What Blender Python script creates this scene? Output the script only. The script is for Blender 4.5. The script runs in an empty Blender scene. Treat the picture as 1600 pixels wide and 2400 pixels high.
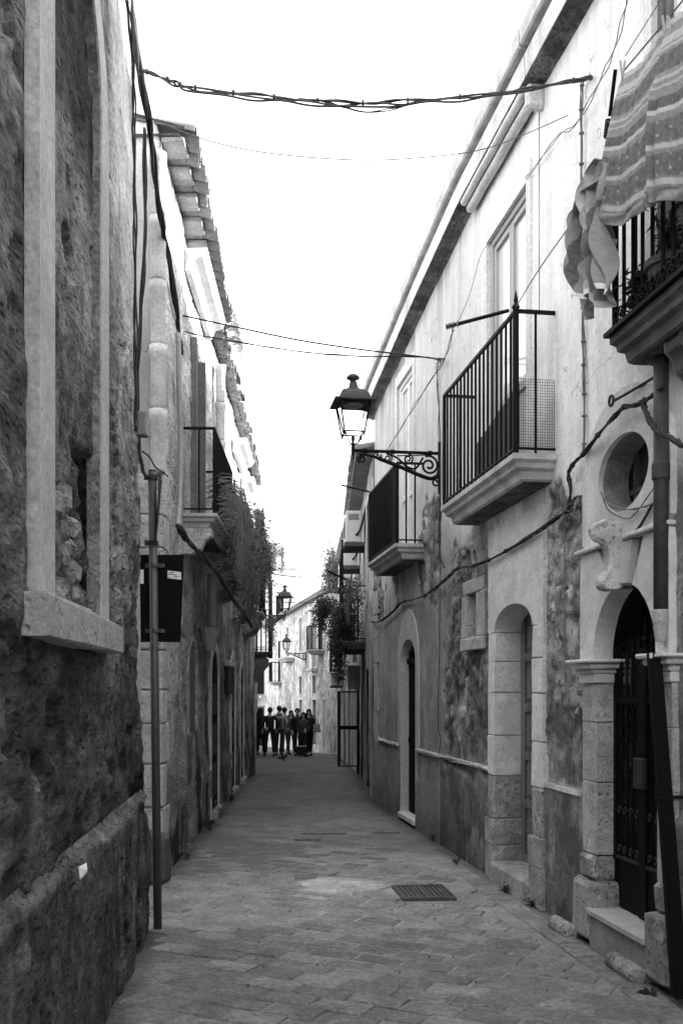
import bpy, bmesh, math, random
import numpy as np
from mathutils import Vector, Matrix
random.seed(7)
R = math.radians
scene = bpy.context.scene
col = scene.collection

# ------------------------------------------------------------------ camera, sky, sun, exposure
FPX, CXP, HYP, EYE = 2300.0, 800.0, 1618.0, 1.6      # focal length, centre column, horizon row (photo px), eye height
cam_d = bpy.data.cameras.new('camera'); cam = bpy.data.objects.new('camera', cam_d); col.objects.link(cam)
cam.location = (0, 0, EYE); cam.rotation_euler = (R(90), 0, 0)
cam_d.sensor_fit = 'VERTICAL'; cam_d.sensor_height = 36.0; cam_d.sensor_width = 24.0
cam_d.lens = FPX / 2400.0 * 36.0
cam_d.shift_y = (HYP - 1200.0) / 2400.0
cam_d.clip_start = 0.05; cam_d.clip_end = 2000
scene.camera = cam

SUN_EL, SUN_AZ = 17.0, 78.0          # degrees; azimuth clockwise from the street direction (+Y)
world = bpy.data.worlds.new('World'); scene.world = world; world.use_nodes = True
wn = world.node_tree.nodes; wl = world.node_tree.links; wn.clear()
sky = wn.new('ShaderNodeTexSky'); sky.sky_type = 'NISHITA'; sky.sun_disc = False
sky.sun_elevation = R(SUN_EL); sky.sun_rotation = R(SUN_AZ)
sky.air_density = 1.0; sky.dust_density = 3.0; sky.ozone_density = 1.0
bw = wn.new('ShaderNodeRGBToBW'); wl.new(sky.outputs[0], bw.inputs[0])
# thin bright cloud veil, the same all round the sky
tc = wn.new('ShaderNodeTexCoord'); mp = wn.new('ShaderNodeMapping'); mp.inputs['Scale'].default_value = (1.2, 1.2, 3.0)
wl.new(tc.outputs['Generated'], mp.inputs[0])
cn = wn.new('ShaderNodeTexNoise'); cn.inputs['Scale'].default_value = 2.2; cn.inputs['Detail'].default_value = 7; cn.inputs['Roughness'].default_value = .55
wl.new(mp.outputs[0], cn.inputs['Vector'])
cr = wn.new('ShaderNodeMapRange'); cr.inputs[1].default_value = .42; cr.inputs[2].default_value = .72; cr.inputs[3].default_value = 0.0; cr.inputs[4].default_value = .5
wl.new(cn.outputs[0], cr.inputs[0])
mx = wn.new('ShaderNodeMix'); mx.data_type = 'FLOAT'
veil = wn.new('ShaderNodeMix'); veil.data_type = 'FLOAT'; veil.inputs[0].default_value = .55; veil.inputs[3].default_value = 9.0
wl.new(bw.outputs[0], veil.inputs[2])
wl.new(cr.outputs[0], mx.inputs[0]); wl.new(veil.outputs[0], mx.inputs[2]); mx.inputs[3].default_value = 13.0
bg = wn.new('ShaderNodeBackground'); bg.inputs['Strength'].default_value = 0.12
wo = wn.new('ShaderNodeOutputWorld')
wl.new(mx.outputs[0], bg.inputs['Color']); wl.new(bg.outputs[0], wo.inputs[0])

sun_d = bpy.data.lights.new('sun', 'SUN'); sun = bpy.data.objects.new('sun', sun_d); col.objects.link(sun)
sun_d.energy = 4.5; sun_d.angle = R(0.6); sun_d.color = (1, 1, 1)
sdir = Vector((math.sin(R(SUN_AZ)) * math.cos(R(SUN_EL)), math.cos(R(SUN_AZ)) * math.cos(R(SUN_EL)), math.sin(R(SUN_EL))))
sun.rotation_euler = (-sdir).to_track_quat('-Z', 'Y').to_euler(); sun.location = sdir * 60

vs = scene.view_settings; vs.view_transform = 'Standard'; vs.look = 'None'; vs.gamma = 1.0; vs.exposure = 1.84; vs.use_curve_mapping = False
scene.render.engine = 'CYCLES'
scene.cycles.max_bounces = 7; scene.cycles.diffuse_bounces = 5; scene.cycles.glossy_bounces = 3; scene.cycles.transmission_bounces = 5; scene.cycles.transparent_max_bounces = 8
scene.cycles.use_denoising = True

# ------------------------------------------------------------------ noise (numpy)
def _h(ix, iy, seed):
    n = (ix.astype(np.int64) * 374761393 + iy.astype(np.int64) * 668265263 + seed * 982451653) & 0xffffffff
    n = ((n ^ (n >> 13)) * 1274126177) & 0xffffffff
    return ((n ^ (n >> 16)) & 0xffffff) / float(0xffffff)
def vnoise(x, y, seed=0):
    x = np.asarray(x, float); y = np.asarray(y, float)
    ix = np.floor(x); iy = np.floor(y); fx = x - ix; fy = y - iy
    fx = fx * fx * (3 - 2 * fx); fy = fy * fy * (3 - 2 * fy)
    a = _h(ix, iy, seed); b = _h(ix + 1, iy, seed); c = _h(ix, iy + 1, seed); d = _h(ix + 1, iy + 1, seed)
    return (a * (1 - fx) + b * fx) * (1 - fy) + (c * (1 - fx) + d * fx) * fy
def fbm(x, y, seed=0, octv=4, gain=.5):
    t = 0; amp = 1; tot = 0; x = np.asarray(x, float); y = np.asarray(y, float)
    for o in range(octv):
        t = t + amp * vnoise(x, y, seed + o * 17); tot += amp; amp *= gain; x = x * 2.03 + 5.2; y = y * 2.03 + 1.7
    return np.clip(.5 + (t / tot - .5) * 1.75, 0, 1)
def worley(x, y, seed=0):
    x = np.asarray(x, float); y = np.asarray(y, float); ix = np.floor(x); iy = np.floor(y)
    f1 = np.full(x.shape, 9.); f2 = np.full(x.shape, 9.); cid = np.zeros(x.shape)
    for dx in (-1, 0, 1):
        for dy in (-1, 0, 1):
            cx = ix + dx; cy = iy + dy
            px = cx + .15 + .7 * _h(cx, cy, seed); py = cy + .15 + .7 * _h(cx, cy, seed + 5)
            d = np.hypot(px - x, py - y); i = _h(cx, cy, seed + 9)
            near = d < f1
            f2 = np.where(near, f1, np.minimum(f2, d)); cid = np.where(near, i, cid); f1 = np.where(near, d, f1)
    return f1, f2, cid
def flakes(S, Z, seed, f=1.0):      # flaked coats of plaster with sharp broken edges, 0..1
    n = fbm(S * 1.5 * f, Z * 1.15 * f, seed, 5, .55) + .10 * (vnoise(S * 26 * f, Z * 22 * f, seed + 3) - .5)
    return (sm(.40, .425, n) + sm(.52, .545, n) + sm(.63, .655, n)) / 3
def sm(a, b, x): 
    t = np.clip((np.asarray(x, float) - a) / (b - a), 0, 1); return t * t * (3 - 2 * t)

# ------------------------------------------------------------------ materials
MATS = {}
def mat(name, c=.5, rough=.9, var=.2, scale=6., bump=.25, bscale=45., tone=False, metal=0., spec=.25, pits=0., streak=0., fine=.25, flake=0., wear=False, stretch=None):
    if name in MATS: return MATS[name]
    m = bpy.data.materials.new(name); m.use_nodes = True; nt = m.node_tree; N = nt.nodes; L = nt.links
    b = N['Principled BSDF']; b.inputs['Roughness'].default_value = rough; b.inputs['Metallic'].default_value = metal
    b.inputs['Specular IOR Level'].default_value = spec
    gn = N.new('ShaderNodeNewGeometry'); POS = gn.outputs['Position']
    if stretch:
        ms = N.new('ShaderNodeMapping'); ms.inputs['Scale'].default_value = stretch; L.new(POS, ms.inputs[0]); POS = ms.outputs[0]
    def noise(sc, det=6, stretch=None):
        n = N.new('ShaderNodeTexNoise'); n.inputs['Scale'].default_value = sc; n.inputs['Detail'].default_value = det; n.inputs['Roughness'].default_value = .62
        if stretch:
            q = N.new('ShaderNodeMapping'); q.inputs['Scale'].default_value = stretch; L.new(POS, q.inputs[0]); L.new(q.outputs[0], n.inputs['Vector'])
        else: L.new(POS, n.inputs['Vector'])
        return n.outputs[0]
    def math_(op, a, bb, cc=None):
        q = N.new('ShaderNodeMath'); q.operation = op
        for i, v in enumerate((a, bb, cc)):
            if v is None: continue
            if isinstance(v, (int, float)): q.inputs[i].default_value = v
            else: L.new(v, q.inputs[i])
        return q.outputs[0]
    def rng(v, lo, hi, f0=.3, f1=.7):
        q = N.new('ShaderNodeMapRange'); q.inputs[1].default_value = f0; q.inputs[2].default_value = f1; q.inputs[3].default_value = lo; q.inputs[4].default_value = hi
        L.new(v, q.inputs[0]); return q.outputs[0]
    if tone:
        at = N.new('ShaderNodeAttribute'); at.attribute_name = 'tone'; v = at.outputs['Fac']
    else:
        q = N.new('ShaderNodeValue'); q.outputs[0].default_value = c; v = q.outputs[0]
    if var: v = math_('MULTIPLY', v, rng(noise(scale), 1 - var, 1 + var))
    if fine: v = math_('MULTIPLY', v, rng(noise(scale * 9, 5), 1 - fine, 1 + fine))
    if streak: v = math_('MULTIPLY', v, rng(noise(5., 5, (1, 1, .12)), 1 - streak, 1 + streak * .4))
    hgt = None
    if bump:
        hgt = math_('ADD', noise(bscale, 8), math_('MULTIPLY', noise(bscale * .22, 6), 2.0))
    if pits:
        vo = N.new('ShaderNodeTexVoronoi'); vo.inputs['Scale'].default_value = bscale * .55; L.new(POS, vo.inputs['Vector'])
        pm = rng(vo.outputs['Distance'], 0., 1., .10, .34)
        gate = rng(noise(bscale * .12, 4), 0., 1., .45, .6)
        pit = math_('MULTIPLY', math_('SUBTRACT', 1.0, pm), gate)
        v = math_('MULTIPLY', v, math_('SUBTRACT', 1.0, math_('MULTIPLY', pit, .45 * min(1, pits))))
        hgt = math_('SUBTRACT', hgt, math_('MULTIPLY', pit, 1.6 * pits)) if hgt else pit
    if flake:
        amt = flake
        if wear:
            aw = N.new('ShaderNodeAttribute'); aw.attribute_name = 'wear'; amt = math_('MULTIPLY', aw.outputs['Fac'], flake)
        f1 = rng(noise(2.6, 11), 0., 1., .505, .520); f2 = rng(noise(9., 9), 0., 1., .55, .57); f3 = rng(noise(38., 5), 0., 1., .57, .66)
        dv = N.new('ShaderNodeTexNoise'); dv.inputs['Scale'].default_value = 3.; dv.inputs['Detail'].default_value = 5; L.new(POS, dv.inputs['Vector'])
        vm = N.new('ShaderNodeVectorMath'); vm.operation = 'MULTIPLY_ADD'; L.new(dv.outputs['Color'], vm.inputs[0]); vm.inputs[1].default_value = (.5, .5, .5); L.new(POS, vm.inputs[2])
        vc = N.new('ShaderNodeTexVoronoi'); vc.feature = 'DISTANCE_TO_EDGE'; vc.inputs['Scale'].default_value = 1.7; L.new(vm.outputs[0], vc.inputs['Vector'])
        ck = math_('MULTIPLY', rng(vc.outputs['Distance'], 1., 0., .0, .010), rng(noise(1.3, 3), 0., 1., .50, .58))
        v = math_('MULTIPLY', v, math_('SUBTRACT', 1., math_('MULTIPLY', f1, math_('MULTIPLY', amt, .34))))
        v = math_('MULTIPLY', v, math_('ADD', 1., math_('MULTIPLY', f2, math_('MULTIPLY', amt, .34))))
        v = math_('MULTIPLY', v, math_('SUBTRACT', 1., math_('MULTIPLY', f3, math_('MULTIPLY', amt, .55))))
        v = math_('MULTIPLY', v, math_('SUBTRACT', 1., math_('MULTIPLY', ck, .6))) if wear else v
        hgt = math_('SUBTRACT', hgt, math_('MULTIPLY', math_('ADD', math_('MULTIPLY', f1, 1.1), math_('SUBTRACT', math_('MULTIPLY', f3, 1.0), math_('MULTIPLY', f2, .7))), amt))
    L.new(v, b.inputs['Base Color'])
    if hgt is not None:
        bp = N.new('ShaderNodeBump'); bp.inputs['Strength'].default_value = min(1., bump * 2.2); bp.inputs['Distance'].default_value = .6 / bscale
        L.new(hgt, bp.inputs['Height']); L.new(bp.outputs[0], b.inputs['Normal'])
    MATS[name] = m; return m
def glass(name, c=.04, rough=.08):
    if name in MATS: return MATS[name]
    m = mat(name, c, rough, 0, 6, 0, spec=.5, fine=0); return m
def clear_glass(name):
    if name in MATS: return MATS[name]
    m = bpy.data.materials.new(name); m.use_nodes = True; N = m.node_tree.nodes; L = m.node_tree.links; N.clear()
    o = N.new('ShaderNodeOutputMaterial'); t = N.new('ShaderNodeBsdfTransparent'); t.inputs[0].default_value = (.93, .93, .93, 1)
    gl = N.new('ShaderNodeBsdfGlossy'); gl.inputs['Roughness'].default_value = .05
    fr = N.new('ShaderNodeFresnel'); fr.inputs[0].default_value = 1.35; mxs = N.new('ShaderNodeMixShader')
    L.new(fr.outputs[0], mxs.inputs[0]); L.new(t.outputs[0], mxs.inputs[1]); L.new(gl.outputs[0], mxs.inputs[2]); L.new(mxs.outputs[0], o.inputs[0])
    MATS[name] = m; return m
plasterT = mat('plaster', .5, .95, .07, 4., .13, 38., tone=True, pits=.35, streak=.22, fine=.09, flake=1.1, wear=True)
roughT = mat('rough_plaster', .4, .97, .26, 7., .42, 46., tone=True, pits=1.5, streak=.05, fine=.36, flake=.70, wear=True, stretch=(1, .38, 1))
smoothT = mat('smooth_plaster', .5, .93, .07, 3., .10, 40., tone=True, pits=.15, streak=.12, fine=.07)
groundT = mat('street_surface', .3, .88, .18, 3.5, .3, 50., tone=True, pits=.35, fine=.30, flake=.35)
limestone = mat('limestone', .48, .93, .18, 7., .3, 42., pits=.8, fine=.22, flake=.45)
dirty_stone = mat('dirty_limestone', .34, .95, .22, 7., .35, 42., pits=.9, fine=.28, flake=.6)
pale_stone = mat('pale_stone', .62, .92, .12, 6., .22, 42., pits=.45, fine=.14)
grey_stone = mat('grey_stone', .32, .95, .28, 9., .35, 36., pits=.8, fine=.3, flake=.6)
dark_stone = mat('dark_stone', .09, .95, .25, 9., .35, 36., fine=.25)
paving = mat('paving_stone', .15, .85, .16, 5., .22, 55., pits=.3, fine=.2)
marble = mat('white_marble', .60, .6, .12, 9., .06, 40., fine=.1)
balc_stone = mat('balcony_stone', .52, .9, .18, 7., .18, 40., pits=.3, streak=.3, fine=.16)
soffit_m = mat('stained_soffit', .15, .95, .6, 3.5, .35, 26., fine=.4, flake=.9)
iron = mat('black_iron', .006, .6, .3, 20., .12, 90., spec=.12)
grey_iron = mat('galvanised_metal', .085, .5, .25, 14., .08, 80., metal=.35, spec=.4)
rust_iron = mat('dull_iron', .035, .75, .35, 24., .15, 80.)
sign_black = mat('sign_back', .004, .7, .15, 10., .03, 60., spec=.12)
white_paint = mat('white_paint', .80, .6, .06, 5., .05, 60., fine=.06)
grey_paint = mat('grey_paint', .42, .6, .08, 5., .05, 60., fine=.08)
wood = mat('old_wood', .16, .75, .25, 5., .22, 60., streak=.35, fine=.25)
dark_wood = mat('dark_wood', .022, .7, .3, 6., .2, 60., streak=.3)
terracotta = mat('terracotta', .22, .92, .3, 6., .22, 40., fine=.22)
terracotta_pale = mat('pale_terracotta', .34, .92, .3, 5., .22, 40., fine=.22, streak=.2)
cable_m = mat('cable_rubber', .035, .7, .3, 20., .05, 90.)
cable_g = mat('grey_cable', .16, .7, .3, 20., .05, 90.)
plastic_w = mat('white_plastic', .62, .5, .06, 6., .02, 60., fine=.05)
plastic_g = mat('grey_plastic', .22, .6, .1, 6., .03, 60., fine=.1)
pane_m = glass('window_glass', .05, .06)
dark_in = mat('dark_interior', .012, 1., 0, 6, 0, fine=0)
leaf_m = mat('leaf', .055, .6, .5, 20., 0, fine=.4)
leaf_dry = mat('dry_leaf', .14, .8, .4, 20., 0, fine=.4)
leaf_dark = mat('dark_leaf', .028, .6, .5, 20., 0, fine=.4)
twig_m = mat('dry_twig', .15, .9, .4, 20., 0)
skin_m = mat('skin', .30, .6, .08, 20., 0, fine=.05)
hair_m = mat('dark_hair', .015, .6, .3, 60., .2, 90.)
cloth_dark = mat('dark_cloth', .014, .95, .25, 12., .1, 60.)
cloth_mid = mat('mid_cloth', .05, .95, .25, 12., .1, 60.)
cloth_light = mat('light_cloth', .26, .95, .15, 12., .1, 60.)
fabricT = mat('striped_fabric', .5, .95, .06, 10., .12, 220., tone=True, fine=.10)
# ------------------------------------------------------------------ object helpers
WORG = {}
def props(o, label=None, cat=None, group=None, kind=None):
    if label: o['label'] = label
    if cat: o['category'] = cat
    if group: o['group'] = group
    if kind: o['kind'] = kind
    return o
def link(o, parent, org):
    col.objects.link(o); WORG[o.name] = Vector(org)
    if parent is not None:
        o.parent = parent; o.location = Vector(org) - WORG[parent.name]
    else: o.location = org
    return o
def thing(name, label, cat, loc, group=None):
    o = bpy.data.objects.new(name, None); o.empty_display_size = .1
    link(o, None, loc); return props(o, label, cat, group)

class M:
    def __init__(s): s.v = []; s.f = []; s.t = None
    def add(s, v, f):
        k = len(s.v); s.v.extend([tuple(p) for p in v]); s.f.extend([tuple(i + k for i in q) for q in f]); return s
    def hexa(s, p):   # 8 points: bottom ring 0-3, top ring 4-7
        return s.add(p, [(0, 3, 2, 1), (4, 5, 6, 7), (0, 1, 5, 4), (1, 2, 6, 5), (2, 3, 7, 6), (3, 0, 4, 7)])
    def box(s, x0, x1, y0, y1, z0, z1):
        return s.hexa([(x0, y0, z0), (x1, y0, z0), (x1, y1, z0), (x0, y1, z0), (x0, y0, z1), (x1, y0, z1), (x1, y1, z1), (x0, y1, z1)])
    def fb(s, F, s0, s1, n0, n1, z0, z1):
        return s.hexa([F.pt(s0, n0, z0), F.pt(s1, n0, z0), F.pt(s1, n1, z0), F.pt(s0, n1, z0), F.pt(s0, n0, z1), F.pt(s1, n0, z1), F.pt(s1, n1, z1), F.pt(s0, n1, z1)])
    def tube(s, pts, r, seg=7, caps=True):
        P = [Vector(p) for p in pts]; n = len(P)
        if n < 2: return s
        rr = r if isinstance(r, (list, tuple)) else [r] * n
        up = None; rings = []
        for i in range(n):
            d = (P[min(i + 1, n - 1)] - P[max(i - 1, 0)])
            if d.length < 1e-9: d = Vector((0, 0, 1))
            d.normalize()
            if up is None:
                a = Vector((0, 0, 1)) if abs(d.z) < .9 else Vector((1, 0, 0)); up = (a - d * a.dot(d)).normalized()
            else:
                up = up - d * up.dot(d)
                up = up.normalized() if up.length > 1e-6 else Vector((1, 0, 0))
            w = d.cross(up)
            rings.append([P[i] + (up * math.cos(2 * math.pi * k / seg) + w * math.sin(2 * math.pi * k / seg)) * rr[i] for k in range(seg)])
        v = [p for rg in rings for p in rg]; f = []
        for i in range(n - 1):
            for k in range(seg):
                f.append((i * seg + k, i * seg + (k + 1) % seg, (i + 1) * seg + (k + 1) % seg, (i + 1) * seg + k))
        if caps: f.append(tuple(range(seg - 1, -1, -1))); f.append(tuple((n - 1) * seg + k for k in range(seg)))
        return s.add(v, f)
    def lathe(s, prof, c=(0, 0, 0), seg=16, axis=None, caps=True):
        c = Vector(c); v = []; f = []; q = Matrix.Identity(3) if axis is None else Vector((0, 0, 1)).rotation_difference(Vector(axis)).to_matrix()
        for r, z in prof:
            for k in range(seg):
                a = 2 * math.pi * k / seg; v.append(c + q @ Vector((r * math.cos(a), r * math.sin(a), z)))
        for i in range(len(prof) - 1):
            for k in range(seg): f.append((i * seg + k, i * seg + (k + 1) % seg, (i + 1) * seg + (k + 1) % seg, (i + 1) * seg + k))
        if caps: f.append(tuple(range(seg - 1, -1, -1))); f.append(tuple((len(prof) - 1) * seg + k for k in range(seg)))
        return s.add(v, f)
    def grid(s, P, closeu=False):
        P = np.asarray(P); m, n = P.shape[:2]; f = []
        for i in range(m - 1 + (1 if closeu else 0)):
            for j in range(n - 1): f.append((i * n + j, ((i + 1) % m) * n + j, ((i + 1) % m) * n + j + 1, i * n + j + 1))
        return s.add(P.reshape(-1, 3).tolist(), f)
    def obj(s, name, material, parent=None, smooth=False, tone=None, label=None, recalc=True, bevel=0, jit=0, org=None, kind=None):
        a = np.array(s.v, float)
        if org is None: org = (a.min(0) + a.max(0)) / 2
        me = bpy.data.meshes.new(name); me.from_pydata((a - np.array(org)).tolist(), [], s.f)
        if recalc or bevel or jit:
            bm = bmesh.new(); bm.from_mesh(me)
            if bevel:
                bmesh.ops.bevel(bm, geom=bm.edges[:], offset=bevel, segments=1, affect='EDGES', profile=.5)
            if jit:
                for v in bm.verts: v.co += Vector((random.uniform(-jit, jit), random.uniform(-jit, jit), random.uniform(-jit, jit)))
            bmesh.ops.recalc_face_normals(bm, faces=bm.faces[:]); bm.to_mesh(me); bm.free()
        if tone is not None:
            at = me.attributes.new('tone', 'FLOAT', 'POINT'); at.data.foreach_set('value', np.asarray(tone, np.float32).ravel())
        if smooth: me.polygons.foreach_set('use_smooth', [True] * len(me.polygons))
        me.materials.append(material); me.update()
        o = bpy.data.objects.new(name, me); link(o, parent, tuple(org))
        return props(o, label, None, None, kind)
def inst(src, name, parent, org, rot=None, scale=None):
    o = bpy.data.objects.new(name, src.data); link(o, parent, tuple(org))
    if rot is not None: o.rotation_euler = rot
    if scale is not None: o.scale = scale
    return o

class Fac:      # a street front: ground line X = a + b*Y; s runs along it, n out of it towards the street
    def __init__(f, a, b, side):
        f.a = a; f.b = b; L = math.hypot(1, b); f.L = L; f.dx = b / L; f.dy = 1 / L
        f.nx, f.ny = (-1 / L, b / L) if side == 'R' else (1 / L, -b / L)
    def pt(f, s, n, z): return (f.a + f.dx * s + f.nx * n, f.dy * s + f.ny * n, z)
    def sY(f, Y, n=0): return (Y - f.ny * n) / f.dy
    def uv(f, px, py, n=0.0):       # photo measurement -> (s, z) on the plane at n
        r = (px - CXP) / FPX; x0 = f.a + f.nx * n; y0 = f.ny * n
        s = (r * y0 - x0) / (f.dx - r * f.dy); Y = y0 + f.dy * s
        return s, EYE + (HYP - py) * Y / FPX
    def p(f, px, py, n=0.0):
        s, z = f.uv(px, py, n); return Vector(f.pt(s, n, z))
    @property
    def yaw(f): return math.atan2(f.dy, f.dx)
def ground_z(Y):
    return float(np.interp(Y, [-50, 16.5, 34, 57, 70, 400], [0, 0, -.69, -1.6, -1.9, -1.9]))
def gp(px, py):      # photo measurement on the street surface
    Y = 5.0
    for _ in range(40): Y = (EYE - ground_z(Y)) * FPX / (py - HYP)
    return Vector(((px - CXP) / FPX * Y, Y, ground_z(Y)))
def at(px, py, Y): return Vector(((px - CXP) / FPX * Y, Y, EYE + (HYP - py) * Y / FPX))

def inhole(h, S, Z):
    k = h[0]
    if k == 'rect': return (S > h[1]) & (S < h[2]) & (Z > h[3]) & (Z < h[4])
    if k == 'ell': return ((S - h[1]) / h[3]) ** 2 + ((Z - h[2]) / h[4]) ** 2 < 1
    if k == 'arch':
        s0, s1, z0, zs, rise = h[1:]; c = (s0 + s1) / 2; w = (s1 - s0) / 2
        return ((S > s0) & (S < s1) & (Z > z0) & (Z <= zs)) | ((Z > zs) & (((S - c) / w) ** 2 + ((Z - zs) / max(rise, 1e-3)) ** 2 < 1))
def sheet(F, name, parent, s0, s1, z0, z1, ds, holes=(), disp=None, tone=None, material=None, dz=None, zbot=None, label=None, smooth=True, wear=1.0):
    ns = max(2, int(round((s1 - s0) / ds)) + 1); zt = z1 if callable(z1) else (lambda s: np.full_like(s, z1))
    zmax = float(np.max(zt(np.linspace(s0, s1, 40)))); nz = max(2, int(round((zmax - z0) / (dz or ds))) + 1)
    s = np.linspace(s0, s1, ns); t = np.linspace(0, 1, nz)
    S = np.repeat(s[:, None], nz, 1); zb = np.full(ns, z0) if zbot is None else zbot(s)
    Z = zb[:, None] + t[None, :] * (zt(s) - zb)[:, None]
    N = disp(S, Z) if disp else np.zeros_like(S)
    P = np.stack([F.a + F.dx * S + F.nx * N, F.dy * S + F.ny * N, Z], -1)
    cs = (S[:-1, :-1] + S[1:, 1:]) / 2; cz = (Z[:-1, :-1] + Z[1:, 1:]) / 2
    keep = np.ones(cs.shape, bool)
    for h in holes: keep &= ~inhole(h, cs, cz)
    idx = np.arange(ns * nz).reshape(ns, nz)
    q = np.stack([idx[:-1, :-1], idx[1:, :-1], idx[1:, 1:], idx[:-1, 1:]], -1)[keep]
    if F.nx < 0: q = q[:, ::-1]
    used = np.zeros(ns * nz, bool); used[q.ravel()] = True; re = np.cumsum(used) - 1
    V = P.reshape(-1, 3)[used]; q = re[q]
    T = None if tone is None else np.clip(tone(S, Z, N), .01, .9).reshape(-1)[used]
    org = np.array(F.pt((s0 + s1) / 2, 0, float(zb.min())))
    me = bpy.data.meshes.new(name); me.from_pydata((V - org).tolist(), [], q.tolist())
    if T is not None:
        a = me.attributes.new('tone', 'FLOAT', 'POINT'); a.data.foreach_set('value', T.astype(np.float32))
        wv_ = (np.clip(wear(S, Z), 0, 1.2) if callable(wear) else np.full(S.shape, wear)).reshape(-1)[used]
        a = me.attributes.new('wear', 'FLOAT', 'POINT'); a.data.foreach_set('value', wv_.astype(np.float32))
    if smooth: me.polygons.foreach_set('use_smooth', [True] * len(me.polygons))
    me.materials.append(material); me.update()
    o = bpy.data.objects.new(name, me); link(o, parent, tuple(org)); return props(o, label)
def ring_plate(m, F, inner, outer, nf, nb, nr, closed=False):
    k = len(inner); I = [F.pt(s, nf, z) for s, z in inner]; O = [F.pt(s, nf, z) for s, z in outer]
    Ib = [F.pt(s, nr, z) for s, z in inner]; Ob = [F.pt(s, nb, z) for s, z in outer]
    f = []
    for i in range(k if closed else k - 1):
        j = (i + 1) % k
        f += [(i, j, k + j, k + i), (i, 2 * k + i, 2 * k + j, j), (k + i, k + j, 3 * k + j, 3 * k + i)]
    if not closed:
        f += [(0, k, 3 * k, 2 * k), (k - 1, 3 * k - 1, 4 * k - 1, 2 * k - 1)]
    return m.add(I + O + Ib + Ob, f)
def arch_curve(s0, s1, z0, zs, rise, n=14, jamb=True):
    c = (s0 + s1) / 2; w = (s1 - s0) / 2; pts = [(s0, z0)] if jamb else []
    for i in range(n + 1):
        a = math.pi * (1 - i / n); pts.append((c + w * math.cos(a), zs + rise * math.sin(a)))
    if jamb: pts.append((s1, z0))
    return pts
def crv(pts, n=8):
    P = [Vector(p) for p in pts]; out = []
    if len(P) < 3: return P
    for i in range(len(P) - 1):
        p0 = P[max(i - 1, 0)]; p1 = P[i]; p2 = P[i + 1]; p3 = P[min(i + 2, len(P) - 1)]
        for k in range(n):
            t = k / n; out.append(.5 * ((2 * p1) + (p2 - p0) * t + (2 * p0 - 5 * p1 + 4 * p2 - p3) * t * t + (3 * p1 - p0 - 3 * p2 + p3) * t ** 3))
    out.append(P[-1]); return out
def bundle(m, pts, strands, spread, r, twist=3.0, n=8, seg=5, wob=0.0, ties=0):
    C = crv(pts, n); L = len(C)
    for k in range(strands):
        ph = 2 * math.pi * k / max(strands, 1) + random.random(); w1, w2 = random.uniform(2, 6), random.uniform(0, 6); Q = []
        for i, c in enumerate(C):
            t = i / (L - 1); d = (C[min(i + 1, L - 1)] - C[max(i - 1, 0)]).normalized()
            u = d.cross(Vector((.3, .5, .81))).normalized(); w = d.cross(u); a = ph + twist * t * 2 * math.pi
            off = (u * math.cos(a) + w * math.sin(a)) * spread * (.6 + .4 * math.sin(w1 * t * 6 + w2))
            Q.append(c + off + Vector((0, 0, -abs(wob) * math.sin(math.pi * t) * (k % 3) / 2)))
        m.tube(Q, r * random.uniform(.8, 1.2), seg)
    for k in range(ties):
        t = (k + .5) / ties * (L - 1); i = int(t); d = (C[min(i + 1, L - 1)] - C[i]).normalized()
        m.tube([C[i] - d * .006, C[i] + d * .006], spread + r * 1.3, 7)
    return m
def spiral(c, u, w, r0, r1, turns, a0=0., n=22):
    c = Vector(c); u = Vector(u); w = Vector(w); out = []
    for i in range(n + 1):
        t = i / n; a = a0 + turns * 2 * math.pi * t; r = r0 + (r1 - r0) * t; out.append(c + u * (r * math.cos(a)) + w * (r * math.sin(a)))
    return out
def stone(F, name, parent, s0, s1, n0, n1, z0, z1, material, bevel=.012, jit=.005, label=None):
    return M().fb(F, s0, s1, n0, n1, z0, z1).obj(name, material, parent, bevel=bevel, jit=jit, label=label)
def leaves(m, pts, size, flat=.0, n=1):
    for p in pts:
        for _ in range(n):
            d = Vector((random.gauss(0, 1), random.gauss(0, 1), random.gauss(0, .7))).normalized(); u = d.orthogonal().normalized()
            a = size * random.uniform(.6, 1.3); b = a * random.uniform(.35, .55); p = Vector(p)
            k = d.cross(u) * (a * .12)
            m.add([p, p + d * a * .5 + u * b * .5 + k, p + d * a, p + d * a * .5 - u * b * .5 + k], [(0, 1, 2, 3)])
    return m
FR = Fac(2.544, -.148, 'R'); F1 = Fac(-.774, -.082, 'L'); F2 = Fac(-1.327, -.0243, 'L')
# ================================================================== the street
def wall_x_left(Y):
    return np.interp(Y, [-12, 6.49, 6.5, 8.30, 8.31, 20.7, 20.8, 60], [-.774 + .082 * 12, -1.306, -6, -6, -1.53, -1.83, -2.3, -9])
def wall_x_right(Y): return np.interp(Y, [-12, 14, 14.05, 21, 36, 58], [2.544 + .148 * 12, .472, .46, .37, -.17, -5.36])
big = M(); xs = [-400, -60, -20, 20, 60, 400]; ys = [-120, -20, 0, 16.5, 34, 57, 70, 120, 400]
big.grid([[(x, y, ground_z(y) - .06) for y in ys] for x in xs])
big.obj('ground', mat('earth', .2, .95, .2, 2., .2, 20.), recalc=False, kind='structure')
sx = np.linspace(-8.0, 3.6, 180); sy = np.concatenate([np.linspace(-9, 3.8, 30), np.linspace(3.9, 14, 260), np.linspace(14.2, 62, 120)])
SX, SY = np.meshgrid(sx, sy, indexing='ij'); SZ = np.vectorize(ground_z)(SY) + .012 * (fbm(SX * .8, SY * .8, 3) - .5) + .005 * (fbm(SX * 6, SY * 6, 4) - .5)
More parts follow.
